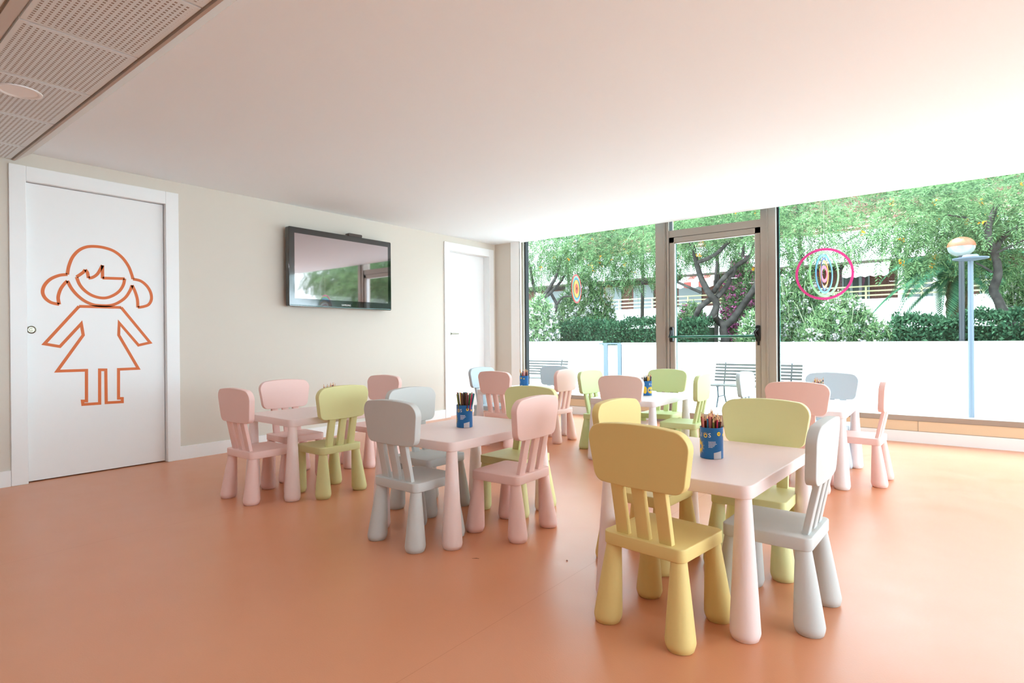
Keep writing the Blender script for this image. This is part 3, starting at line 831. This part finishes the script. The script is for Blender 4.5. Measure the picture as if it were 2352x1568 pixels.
# ================================================================== OUTSIDE
ZO = -.40
struct(MB().box((XR + .2, -14, -.25), (22, 6.42, -.04)).build('side_yard', mat('yard_paving', 'C4C4C1', .8)), 'pale paved yard beside the building')
struct(MB().box((-30, 6.42, -.16), (22, 7.75, -.03)).build('terrace_landing', mat('landing_paving', '7C7B78', .8)), 'raised pale landing outside the glass door')
struct(MB().box((-30, 6.42, ZO - .2), (20, 12.62, ZO)).build('terrace', M['terrace']), 'pale sunlit terrace')
struct(MB().box((-60, 12.78, -.5), (45, 70, -.3)).build('garden_ground', M['garden']))
YWL = 12.6
bw1 = MB().box((-30, YWL, ZO), (-7.11, YWL + .18, .87)); bw1.box((-30, YWL - .03, .87), (-7.11, YWL + .21, .905))
struct(bw1.build('garden_wall', M['render_white']), 'white rendered wall left of the gate')
bw2 = MB().box((-6.48, YWL, ZO), (20, YWL + .18, .83)); bw2.box((-6.48, YWL - .03, .83), (20, YWL + .21, .862))
struct(bw2.build('garden_wall', M['render_white']), 'white rendered wall right of the gate')
gt = empty('garden_gate', (-6.8, YWL + .05, ZO)); tag(gt, 'white gate with grey posts in the terrace wall', 'gate')
M['gate_grey'] = mat('gate_grey', '46545F', .5)
MB().box((-.30, 0, .05), (.31, .03, 1.20)).build('gate_panel', M['render_white'], gt)
for x in (-.13, .25): MB().box((x - .05, -.05, 0), (x + .05, 0, 1.225)).build('gate_post', M['gate_grey'], gt)
MB().box((-.30, -.05, 1.225), (.32, .0, 1.26)).build('top_rail', M['gate_grey'], gt)

# benches
M['bench'] = mat('bench_slats', '33332F', .6); M['bench_iron'] = mat('bench_iron', '1C2A2E', .5)
def make_bench():
    b0 = empty('park_bench'); L_ = 1.62
    for k_ in range(5): MB().box((-L_ / 2, -.38 + k_ * .085, .41), (L_ / 2, -.315 + k_ * .085, .435)).build('seat_slat', M['bench'], b0)
    for k_ in range(6):
        z = .485 + k_ * .062; y = .055 + k_ * .018
        MB().box((-L_ / 2, y, z), (L_ / 2, y + .022, z + .04)).build('back_slat', M['bench'], b0)
    for x in (-.62, .62):
        mb = MB()
        mb.tube([(x, -.40, 0), (x, -.30, .2), (x, -.33, .405)], .016, 8); mb.tube([(x, .22, 0), (x, .08, .2), (x, .06, .405)], .016, 8)
        mb.tube([(x, -.38, .40), (x, .05, .40), (x, .09, .5), (x, .19, .86)], .014, 8); mb.tube([(x, -.30, .2), (x, .08, .2)], .012, 8)
        mb.build('bench_frame', M['bench_iron'], b0, smooth=40)
    return b0
bA = make_bench(); bA.location = (-3.18, 11.75, ZO); tag(bA, 'slatted park bench on the terrace behind the glass door post', 'bench', 'benches on the terrace')
bB = copy_tree(bA); bB.location = (-8.35, 11.7, ZO); tag(bB, 'slatted park bench on the terrace behind the left window', 'bench', 'benches on the terrace')

# lamps
M['pole'] = mat('pole_grey_blue', '161C22', .5); M['pole_white'] = mat('pole_white', '4A5560', .4)
M['copper'] = mat('copper_dome', '7A4326', .45, .4); M['globe'] = mat('frosted_globe', '747C7B', .15, .6)
lp = at(2209, 700, 1, 12.97); L1 = empty('street_lamp', (lp.x, lp.y, -.3)); tag(L1, 'street lamp with copper topped globe on a dark pole', 'street lamp')
dep = (lp - EYEP).dot(F1); zt = at(2209, 585, 1, 12.97).z + .3; rg_ = 27 * dep / FPX
MB().lathe([(.045, 0), (.042, zt)], n=16).build('pole', M['pole'], L1, smooth=40)
def dome(mb, r, h0, a0, a1, n=28, k=9, sq=.84):
    mb.rings([[(r * math.cos(t_) * math.cos(2 * PI * i / n), r * math.cos(t_) * math.sin(2 * PI * i / n), h0 + r * sq * math.sin(t_)) for i in range(n)] for t_ in [a0 + (a1 - a0) * j / k for j in range(k + 1)]])
gz = zt + rg_ * .68
mb = MB(); dome(mb, rg_ * .98, gz, R_(-70), 0); mb.build('glass_bowl', M['globe'], L1, smooth=60)
mb = MB(); dome(mb, rg_, gz, 0, R_(86)); mb.build('copper_dome', M['copper'], L1, smooth=60)
lp = at(2229, 595, 1, 12.2); L2 = empty('terrace_lamp', (lp.x, lp.y, ZO)); tag(L2, 'terrace lamp with a flat white disc on a pale pole', 'street lamp')
MB().lathe([(.042, 0), (.038, lp.z - ZO - .02)], n=16).build('pole', M['pole_white'], L2, smooth=40)
MB().lathe([(.05, lp.z - ZO - .03), (.24, lp.z - ZO + .0), (.245, lp.z - ZO + .02), (.12, lp.z - ZO + .035), (.10, lp.z - ZO + .07), (.02, lp.z - ZO + .075)], n=32).build('disc_shade', M['pole_white'], L2, smooth=40)

# ---- apartment building
DB = 28.0
def bz(px, py, D=DB): return at(px, py, 1, D)
brick = bpy.data.materials.new('brick'); brick.use_nodes = True
n, l = brick.node_tree.nodes, brick.node_tree.links
bt = n.new('ShaderNodeTexBrick'); bt.inputs['Scale'].default_value = 1; bt.inputs['Brick Width'].default_value = .24; bt.inputs['Row Height'].default_value = .07; bt.inputs['Mortar Size'].default_value = .008
bt.inputs['Color1'].default_value = lin('7A4A3C'); bt.inputs['Color2'].default_value = lin('6C4234'); bt.inputs['Mortar'].default_value = lin('85706A')
tc = n.new('ShaderNodeTexCoord'); mp = n.new('ShaderNodeMapping'); mp.inputs['Rotation'].default_value = (R_(90), 0, 0)
l.new(tc.outputs['Object'], mp.inputs[0]); l.new(mp.outputs[0], bt.inputs['Vector']); l.new(bt.outputs['Color'], n['Principled BSDF'].inputs['Base Color']); n['Principled BSDF'].inputs['Roughness'].default_value = .9
M['dark_glass'] = mat('dark_window_glass', '2A3532', .1, .6); M['shutter'] = mat('shutter_white', '9BA3A3', .6); M['rail'] = mat('rail_cream', 'B2AC86', .6)
M['awning'] = mat('awning_cream', 'E8E2D8', .8); M['awning_red'] = mat('awning_red', '8F4038', .8); M['roof_brown'] = mat('eave_brown', '3A2C26', .8)
BO = Vector((0, DB, -.3))
ab = empty('apartment_building', BO); tag(ab, 'white apartment block with brick walls and cream balcony rails behind the garden', 'building')
def bpart(name, m, a, b2, parent=ab):
    return MB().box((a[0], a[1] - DB, a[2] + .3), (b2[0], b2[1] - DB, b2[2] + .3)).build(name, m, parent)
XB0, XB1 = -26, 8.5
ZP0 = 2.55
bpart('parapet', M['render_white'], (XB0, DB, -.3), (XB1, DB + .15, ZP0))
bpart('balcony_floor', M['render_white'], (XB0, DB + .15, 1.45), (XB1, DB + 1.8, 1.6))
bpart('brick_wall', brick, (XB0, DB + 1.8, -.3), (XB1, DB + 2.0, 4.3))
bpart('upper_slab', M['render_white'], (XB0, DB - .25, 4.12), (XB1, DB + 2.0, 5.4))
bpart('eave', M['roof_brown'], (XB0, DB - .3, 4.02), (XB1, DB + 2.0, 4.12))
bpart('upper_brick_wall', brick, (XB0 + 8, DB + 1.4, 5.4), (XB1 - 1, DB + 1.6, 8.2))
bpart('upper_roof', M['render_white'], (XB0 + 7, DB - .2, 8.2), (XB1, DB + 2.2, 8.9))
def rail(x0, x1, zb, y=DB + .05):
    r = MB()
    for z in (zb + .12, zb + .3, zb + .5): r.box((x0, y - DB, z + .3), (x1, y + .04 - DB, z + .36))
    x = x0
    while x < x1: r.box((x, y - .01 - DB, zb + .3), (x + .07, y + .05 - DB, zb + .86)); x += 1.9
    r.build('balcony_rail', M['rail'], ab)
rail(XB0, XB1, ZP0); rail(-16, XB1, 5.4, DB - .2)
def win(px0, px1, kind):
    x0, x1 = bz(px0, 650, DB + 1.8).x, bz(px1, 650, DB + 1.8).x
    if kind == 's': bpart('roller_shutter', M['shutter'], (x0, DB + 1.72, 1.6), (x1, DB + 1.8, 3.95))
    elif kind == 'w':
        f = bpart('balcony_window', M['shutter'], (x0, DB + 1.70, 1.6), (x1, DB + 1.8, 3.9)); nn = 3; ww = (x1 - x0) / nn
        for k_ in range(nn): MB().box((x0 + ww * k_ + .06, DB + 1.68 - DB, 1.95), (x0 + ww * (k_ + 1) - .06, DB + 1.705 - DB, 4.1)).build('pane', M['dark_glass'], f)
for a, b2, kd in ((1392, 1428, 's'), (1456, 1502, 's'), (1560, 1612, 's'), (1935, 1998, 'w'), (2092, 2148, 's'), (2250, 2300, 'w'), (1250, 1300, 's')): win(a, b2, kd)
for px in (2068, 2150): 
    x0 = bz(px, 650, DB).x; bpart('column', M['render_white'], (x0 - .1, DB + .2, 1.6), (x0 + .12, DB + .45, 4.05))
def awning(px0, px1, m, m2, zt_=4.0):
    x0, x1 = bz(px0, 620, DB - 1).x, bz(px1, 620, DB - 1).x; mb = MB(); nn = max(4, int((x1 - x0) / .3))
    for k_ in range(nn):
        a, c_ = x0 + (x1 - x0) * k_ / nn, x0 + (x1 - x0) * (k_ + 1) / nn; mi = k_ % 2
        mb.add([(a, -.3, zt_ + .3), (c_, -.3, zt_ + .3), (c_, -1.1, zt_ - .05), (a, -1.1, zt_ - .05)], [(0, 1, 2, 3)], mi)
        mid = (a + c_) / 2
        mb.add([(a, -1.1, zt_ - .05), (c_, -1.1, zt_ - .05), (c_, -1.1, zt_ - .28), (mid, -1.1, zt_ - .34), (a, -1.1, zt_ - .28)], [(0, 1, 2, 3, 4)], mi)
    mb.build('awning', [m, m2], ab)
awning(1935, 2042, M['awning'], M['render_white']); awning(1556, 1640, M['awning'], M['awning_red'])

# ---- plants -------------------------------------------------------
rng = np.random.default_rng(7)
def quads_obj(name, V, m, parent=None, mi=None):
    """V: (n,4,3) array of quads"""
    n_ = len(V); me = bpy.data.meshes.new(name)
    me.vertices.add(n_ * 4); me.vertices.foreach_set('co', V.astype(np.float32).ravel())
    me.loops.add(n_ * 4); me.loops.foreach_set('vertex_index', np.arange(n_ * 4, dtype=np.int32))
    me.polygons.add(n_); me.polygons.foreach_set('loop_start', np.arange(n_, dtype=np.int32) * 4); me.polygons.foreach_set('loop_total', np.full(n_, 4, dtype=np.int32))
    for x in (m if isinstance(m, list) else [m]): me.materials.append(x)
    if mi is not None: me.polygons.foreach_set('material_index', mi.astype(np.int32))
    me.update(); me.validate()
    o = bpy.data.objects.new(name, me); C.objects.link(o)
    if parent: o.parent = parent
    return o
def unit(a): return a / (np.linalg.norm(a, axis=-1, keepdims=True) + 1e-9)
def blades(P, D, L_, W_, bend=0):
    """one kite-shaped blade at each P along D"""
    n_ = len(P); u = unit(D); r = unit(np.cross(u, rng.normal(size=(n_, 3))))
    L_ = np.asarray(L_).reshape(-1, 1) * np.ones((n_, 1)); W_ = np.asarray(W_).reshape(-1, 1) * np.ones((n_, 1))
    mid = P + u * L_ * .45
    tip = P + u * L_; tip[:, 2] -= bend * L_[:, 0]
    return np.stack([P, mid + r * W_ * .5, tip, mid - r * W_ * .5], 1)
def fronds(P, D, L_=.34, npair=9):
    """feathery compound leaves: leaflets on both sides of a drooping rachis"""
    n_ = len(P); u = unit(D); side = unit(np.cross(u, np.array([0, 0, 1.]) + rng.normal(size=(n_, 3)) * .35)); out = []
    L2 = L_ * rng.uniform(.7, 1.2, (n_, 1))
    for k_ in range(npair):
        t = (k_ + .6) / npair
        base = P + u * L2 * t; base[:, 2] -= (t * t * .35 * L2[:, 0])
        for s_ in (-1, 1):
            d = unit(side * s_ + u * .75 + rng.normal(size=(n_, 3)) * .12); d[:, 2] -= .15
            w0 = .018; ln = (.115 * (1 - .55 * abs(t - .45) * 1.6)) * L2 / .34
            r = unit(np.cross(d, u)); mid = base + d * ln * .5; q = unit(np.cross(r, d))
            out.append(np.stack([base, mid + q * w0 * .7, base + d * ln, mid - q * w0 * .7], 1))
    return np.concatenate(out)
def in_blobs(blobs, dens):
    Ps, Ds = [], []
    for c_, r in blobs:
        c_ = np.array(c_); r = np.array(r) if np.ndim(r) else np.array([r, r, r * .75])
        k_ = int(1.7 * dens * r[0] * r[1] * r[2] ** .5 * 10)
        d = unit(rng.normal(size=(k_, 3))); q = rng.uniform(.35, 1.0, (k_, 1)) ** .6
        Ps.append(c_ + d * r * q); Ds.append(d + np.array([0, -.1, -.25]) + rng.normal(size=(k_, 3)) * .5)
    return np.concatenate(Ps), np.concatenate(Ds)
LM = {'feather': leafmat('feathery_leaf', '314C30', '728F62'), 'hedge': leafmat('hedge_leaf', '213B2A', '48684C', trans=.15), 'olean': leafmat('oleander_leaf', '35583A', '86A070'),
      'palm': leafmat('palm_leaf', '2C5340', '4F7858'), 'ofl': leafmat('orange_blossom', 'B9741F', 'C79A38', trans=.2), 'wfl': leafmat('white_blossom', 'B9B2B2', 'D8D5D8', trans=.3), 'pfl': leafmat('pink_blossom', 'A8487F', 'C476A4', trans=.3)}

def flowers(P, size, per=6):
    n_ = len(P); Pp = np.repeat(P, per, 0) + rng.normal(size=(n_ * per, 3)) * size * .55
    return blades(Pp, rng.normal(size=(n_ * per, 3)), size * 1.1, size)

def tree(name, D, crop, limbs, blobs, lab, dens=9, oy=(0, 0), fl=.012):
    ox, oyy, f = crop
    b0 = limbs[0][0][0]; base = at(ox + b0[0] / f, oyy + b0[1] / f, 1, D)
    t = empty(name, (base.x, D, -.3)); o0 = Vector((base.x, D, -.3)); tag(t, lab, 'tree', 'feathery leaved garden trees')
    mb = MB(); rr = random.Random(len(limbs))
    for li, (pts, wpx0, wpx1) in enumerate(limbs):
        W_ = []
        for k_, (x, y) in enumerate(pts):
            dy = 0 if k_ == 0 else rr.uniform(-.25, .25)
            W_.append(at(ox + x / f, oyy + y / f, 1, D + dy) - o0)
        if li in (0,) or (len(pts[0]) and pts[0][1] > 1000): W_.insert(0, Vector((W_[0].x, W_[0].y, 0)))
        # smooth the limb
        Q = []
        for i in range(len(W_) - 1):
            p0, p1, p2, p3 = W_[max(i - 1, 0)], W_[i], W_[i + 1], W_[min(i + 2, len(W_) - 1)]
            for k_ in range(5):
                u_ = k_ / 5; Q.append(.5 * ((2 * p1) + (-p0 + p2) * u_ + (2 * p0 - 5 * p1 + 4 * p2 - p3) * u_ * u_ + (-p0 + 3 * p1 - 3 * p2 + p3) * u_ ** 3))
        Q.append(W_[-1]); dep_ = (base - EYEP).dot(F1)
        rad = [(wpx0 + (wpx1 - wpx0) * i / (len(Q) - 1)) / f / 2 * dep_ / FPX for i in range(len(Q))]
        mb.tube(Q, rad, 12, jitter=.07, rng=rr)
    mb.build('trunk', M['bark'], t, smooth=60)
    bl_ = []
    for px, py, dd, r in blobs:
        p_ = at(px, py, 1, D + dd) - o0; bl_.append(((p_.x, p_.y, p_.z), r))
    P, Dd = in_blobs(bl_, dens)
    quads_obj('foliage', fronds(P, Dd), LM['feather'], t)
    k_ = max(8, int(len(P) * fl)); idx = rng.choice(len(P), k_, replace=False)
    quads_obj('blossoms', flowers(P[idx], .06), LM['ofl'], t)
    return t
tree('feathery_tree', 15.0, (1180, 480, 4.125),
     [([(300, 1045), (290, 960), (262, 880), (215, 800), (180, 700), (165, 600), (140, 500)], 48, 22),
      ([(250, 870), (330, 760), (395, 650), (425, 560), (450, 470)], 40, 16), ([(120, 935), (230, 872), (330, 810), (460, 665), (500, 560)], 40, 18),
      ([(365, 1055), (385, 980), (405, 905), (370, 830), (345, 780)], 42, 26), ([(408, 905), (440, 860), (475, 830), (552, 825)], 22, 12)],
     [(1232, 600, 0, 1.0), (1275, 575, .3, 1.1), (1240, 545, .5, 1.3), (1320, 545, -.3, 1.2), (1330, 600, .2, .9), (1385, 575, .1, 1.2), (1440, 570, .6, 1.3), (1490, 585, .2, 1.1), (1400, 620, .4, .8), (1460, 625, 0, .7), (1480, 545, 1.2, 1.4), (1350, 530, 1.6, 1.5), (1265, 535, 2, 1.4), (1215, 650, .5, .5), (1400, 540, 2.2, 1.5)],
     'feathery tree with forked trunks behind the left window')
tree('feathery_tree', 14.6, (1490, 440, 3.732),
     [([(448, 1290), (440, 1150), (530, 1085), (582, 965), (505, 850), (445, 730), (410, 610), (385, 500), (345, 400)], 72, 36),
      ([(420, 1140), (405, 1100), (435, 1000), (525, 925)], 60, 46), ([(425, 605), (560, 545), (640, 475), (730, 380)], 34, 28),
      ([(657, 1290), (640, 1170), (720, 1095), (800, 985), (900, 840), (960, 720)], 74, 46), ([(645, 1180), (600, 1120), (560, 1060)], 55, 50),
      ([(555, 860), (640, 745), (740, 645), (880, 540), (905, 420)], 42, 36), ([(590, 905), (680, 790), (745, 645)], 44, 36), ([(570, 800), (575, 700), (585, 600)], 24, 16),
      ([(235, 770), (330, 812), (450, 865)], 20, 26), ([(800, 560), (815, 470), (800, 380)], 28, 24)],
     [(1530, 590, .3, .9), (1565, 570, 1.4, .9), (1600, 535, .8, 1.1), (1650, 525, .6, 1.2), (1700, 540, .9, 1.1), (1575, 610, .9, .4), (1650, 575, 1.5, .5), (1690, 560, .6, .6), (1735, 560, .2, .9), (1550, 510, -.4, 1.1), (1640, 470, -.2, 1.3), (1720, 480, .2, 1.2), (1560, 535, 1.8, 1.0)],
     'feathery tree with twisting trunks seen through the glass door', dens=7)
tree('feathery_tree', 13.9, (1770, 380, 3.266),
     [([(1850, 1310), (1812, 1190), (1742, 1090), (1705, 1005), (1672, 930), (1705, 820), (1690, 690), (1632, 530), (1645, 420), (1700, 300)], 80, 40),
      ([(1695, 620), (1740, 545), (1830, 480), (1960, 420)], 40, 26), ([(1695, 655), (1790, 610), (1900, 560)], 18, 12), ([(1660, 800), (1600, 760), (1540, 730)], 18, 12), ([(1640, 450), (1500, 400), (1330, 370)], 24, 12)],
     [(1805, 520, .6, 1.0), (1840, 560, .8, .8), (1880, 540, .2, .7), (1925, 530, .4, .7), (1965, 545, .3, .5), (2015, 560, -.3, .5), (2060, 505, .3, .7), (2110, 495, 0, .8), (2160, 520, .5, .9), (2125, 565, .2, .6), (2085, 590, 0, .35),
      (2210, 480, .1, 1.0), (2270, 470, .6, 1.0), (2330, 470, .2, 1.1), (2240, 540, 1.0, .8), (2320, 540, 1.2, .8), (2240, 590, .9, .5), (2320, 610, 1.3, .6), (2300, 420, .5, 1.2), (2380, 450, 1, 1.3), (2050, 470, 1.4, 1.0), (1850, 500, 1.8, 1.1), (2380, 560, .8, .9)],
     'feathery tree with an S shaped trunk behind the right window', dens=9)

# hedges
def hedge(name, px0, px1, D, zt_, th, lab):
    x0, x1 = at(px0, 760, 1, D).x, at(px1, 760, 1, D).x; xc_ = (x0 + x1) / 2; h = empty(name, (xc_, D, -.3))
    tag(h, lab, 'hedge', 'clipped hedges behind the terrace wall'); hw = (x1 - x0) / 2; H = zt_ + .3
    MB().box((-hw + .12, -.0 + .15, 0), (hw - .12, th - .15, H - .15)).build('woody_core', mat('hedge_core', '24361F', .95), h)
    n_ = int((x1 - x0) * 2600); P = np.zeros((n_, 3)); P[:, 0] = rng.uniform(-hw, hw, n_)
    top = rng.random(n_) < .45
    P[:, 1] = np.where(top, rng.uniform(0, th, n_), rng.normal(0, .04, n_)); P[:, 2] = np.where(top, H + rng.normal(0, .05, n_), rng.uniform(.6, H, n_))
    wav = .05 * np.sin(P[:, 0] * 3.1) + .04 * np.sin(P[:, 0] * 7.7 + 1); P[:, 2] += np.where(top, wav, 0); P[:, 1] += ~top * wav
    Dv = rng.normal(size=(n_, 3)) + np.array([0, -.6, .8]); quads_obj('foliage', blades(P, Dv, rng.uniform(.06, .11, n_), .04), LM['hedge'], h)
hedge('clipped_hedge', 1272, 1625, 14.0, 1.38, 1.0, 'dark clipped hedge behind the left window and glass door')
hedge('clipped_hedge', 2050, 2420, 13.2, 1.28, .5, 'dark clipped hedge behind the lamps in the right window')
# oleanders
def oleander(px, pyt, wpx, D, flm, lab, dens=1.0, fper=1.0):
    c0 = at(px, 760, 1, D); zt_ = at(px, pyt, 1, D).z; dep_ = (c0 - EYEP).dot(F1); hw = wpx / 2 * dep_ / FPX
    b0 = empty('oleander_bush', (c0.x, D, -.3)); tag(b0, lab, 'flowering shrub', 'flowering oleander bushes'); H = zt_ + .3
    mb = MB(); rr = random.Random(int(px)); tips = []
    for k_ in range(22):
        a = rr.uniform(0, 2 * PI); q = hw * math.sqrt(rr.random()); p_ = Vector((q * math.cos(a), q * math.sin(a) * .6, H * rr.uniform(.55, 1)))
        mb.tube([(q * .15 * math.cos(a), q * .1 * math.sin(a), 0), (p_.x * .6, p_.y * .6, p_.z * .55), p_], [.018, .012, .005], 6); tips.append(p_)
    mb.build('stems', mat('oleander_stem', '7D8468', .8), b0)
    n_ = int(7500 * dens * hw * H)
    P = rng.normal(size=(n_, 3)); P = unit(P) * rng.uniform(.3, 1, (n_, 1)) ** .5 * np.array([hw, hw * .55, H * .52]) + np.array([0, 0, H * .5])
    P[:, 2] += .12 * np.sin(P[:, 0] * 5 + px); Dv = rng.normal(size=(n_, 3)) * .7 + np.array([0, -.2, .9])
    quads_obj('foliage', blades(P, Dv, rng.uniform(.12, .2, n_), .024, .1), LM['olean'], b0)
    m_ = int(300 * fper * hw * H); idx = rng.choice(n_, m_, replace=False); Q = P[idx]; cen = np.array([0, 0, H * .5]); Q = cen + (Q - cen) * 1.04
    quads_obj('blossoms', flowers(Q, .045, 12), flm, b0)
oleander(1232, 690, 120, 13.4, LM['wfl'], 'white oleander at the left edge of the left window', fper=1.4)
oleander(1340, 640, 165, 15.6, LM['wfl'], 'white oleander above the hedge in the left window')
oleander(1588, 690, 80, 15.0, LM['pfl'], 'small pink oleander left of the twisting trunks', fper=.6)
oleander(1712, 600, 110, 15.3, LM['pfl'], 'tall pink oleander right of the twisting trunks', fper=2)
oleander(1722, 725, 60, 13.3, LM['wfl'], 'low pale shrub at the foot of the pink oleander', fper=.5)
oleander(1830, 625, 130, 14.2, LM['wfl'], 'tall white oleander at the left edge of the right window')
oleander(1930, 690, 190, 13.7, LM['wfl'], 'broad white oleander under the ring spinner', fper=.9)
oleander(2040, 735, 110, 13.4, LM['wfl'], 'low white oleander beside the clipped hedge', fper=1.2)
oleander(2345, 640, 90, 16.0, LM['wfl'], 'white oleander behind the S shaped trunk')
# palm
pp = at(2199, 700, 1, 17.5); pa = empty('palm_tree', (pp.x, 17.5, -.3)); tag(pa, 'stout palm with a scaly trunk behind the street lamp', 'palm tree')
zt_ = at(2199, 635, 1, 17.5).z + .3; dep_ = (pp - EYEP).dot(F1); rt = 22 * dep_ / FPX
mb = MB(); N = 20; rs = []
for k_ in range(26):
    z = zt_ * k_ / 25; r = rt * (1 + (.08 if k_ % 2 else -.04)) * (1 - .1 * k_ / 25)
    rs.append([(r * math.cos(2 * PI * i / N) * (1 + .06 * ((i + k_ // 2) % 2)), r * math.sin(2 * PI * i / N) * (1 + .06 * ((i + k_ // 2) % 2)), z) for i in range(N)])
mb.rings(rs); mb.build('trunk', mat('palm_bark', '42392C', .9, .1, bump=1, bscale=14, var=.15, vscale=12, col2='6E634C'), pa)
rr = random.Random(3)
for k_ in range(17):
    a = 2 * PI * k_ / 17 + rr.uniform(-.15, .15); e = rr.uniform(.15, 1.1); Lf = rr.uniform(2.0, 2.7); n_ = 46
    if k_ in (8, 9): a, e, Lf = (PI + .15, .35, 2.9) if k_ == 8 else (PI + .5, .05, 2.4)
    t = np.linspace(.06, 1, n_); hor = np.array([math.cos(a), math.sin(a), 0])
    pts = hor * (t * Lf * .8)[:, None]; pts[:, 2] = zt_ + Lf * (t * math.sin(e) * 1.1 - t ** 2 * 1.0)
    tan = unit(np.gradient(pts, axis=0)); sd = unit(np.cross(tan, [0, 0, 1.])); V = []
    for s_ in (-1, 1):
        for rep in (0, .5):
            Pq = pts + tan * (Lf / n_ * rep); ln = .42 * np.sin(np.clip(t * 1.05 + .12, 0, 1) * PI) ** .6 + .08
            d = unit(sd * s_ + tan * .7 + np.array([0, 0, -.35])); V.append(np.stack([Pq, Pq + d * ln[:, None] * .5 + tan * .016, Pq + d * ln[:, None], Pq + d * ln[:, None] * .5 - tan * .016], 1))
    o = quads_obj('palm_frond', np.concatenate(V), LM['palm'], pa)
# distant planting that closes the view between the trees
def far_tree(px, py, D, r, lab):
    p_ = at(px, py, 1, D); t = empty('garden_tree', (p_.x, D, -.3)); tag(t, lab, 'tree', 'leafy trees further back in the garden')
    MB().tube([(0, 0, 0), (.1, 0, (p_.z + .3) * .6), (0, 0, p_.z + .3)], [.08, .06, .03], 10).build('trunk', M['bark'], t, smooth=60)
    bl_ = [((rr.uniform(-1, 1) * r * .8, rr.uniform(-.6, .6) * r, p_.z + .3 + rr.uniform(-.5, .5) * r), r * rr.uniform(.5, .8)) for _ in range(8)]
    P, Dd = in_blobs(bl_, 6); quads_obj('foliage', fronds(P, Dd, .42, 8), LM['feather'], t)
far_tree(1300, 510, 19.5, 2.2, 'leafy tree further back behind the left window')
far_tree(1470, 470, 20.5, 2.0, 'leafy tree further back beside the left door post')
far_tree(1640, 440, 19.5, 1.9, 'leafy tree further back above the glass door')
far_tree(1830, 430, 19.0, 1.8, 'leafy tree further back above the ring spinner')
far_tree(2290, 450, 18.5, 2.2, 'leafy tree further back at the right edge')
def side_tree(x, D, z, r, lab):
    t = empty('garden_tree', (x, D, -.3)); tag(t, lab, 'tree', 'leafy trees further back in the garden')
    MB().tube([(0, 0, 0), (.15, 0, z * .5), (0, 0, z)], [.15, .12, .05], 10).build('trunk', M['bark'], t, smooth=60)
    bl_ = [((rr.uniform(-1, 1) * r * .9, rr.uniform(-.5, .5) * r, z + rr.uniform(-.6, .5) * r), r * rr.uniform(.55, .8)) for _ in range(9)]
    P, Dd = in_blobs(bl_, 8); quads_obj('foliage', fronds(P, Dd, .42, 8), LM['feather'], t)
side_tree(6.5, 15, 3.6, 2.2, 'leafy tree mirrored at the left of the television screen')
side_tree(8.8, 15.6, 2.9, 2.3, 'leafy tree mirrored in the middle of the television screen')
side_tree(13.5, 17.5, 4.2, 2.8, 'leafy tree mirrored at the far left of the television screen')
side_tree(11, 16.5, 3.9, 2.6, 'leafy tree mirrored in the lower left corner of the television screen')
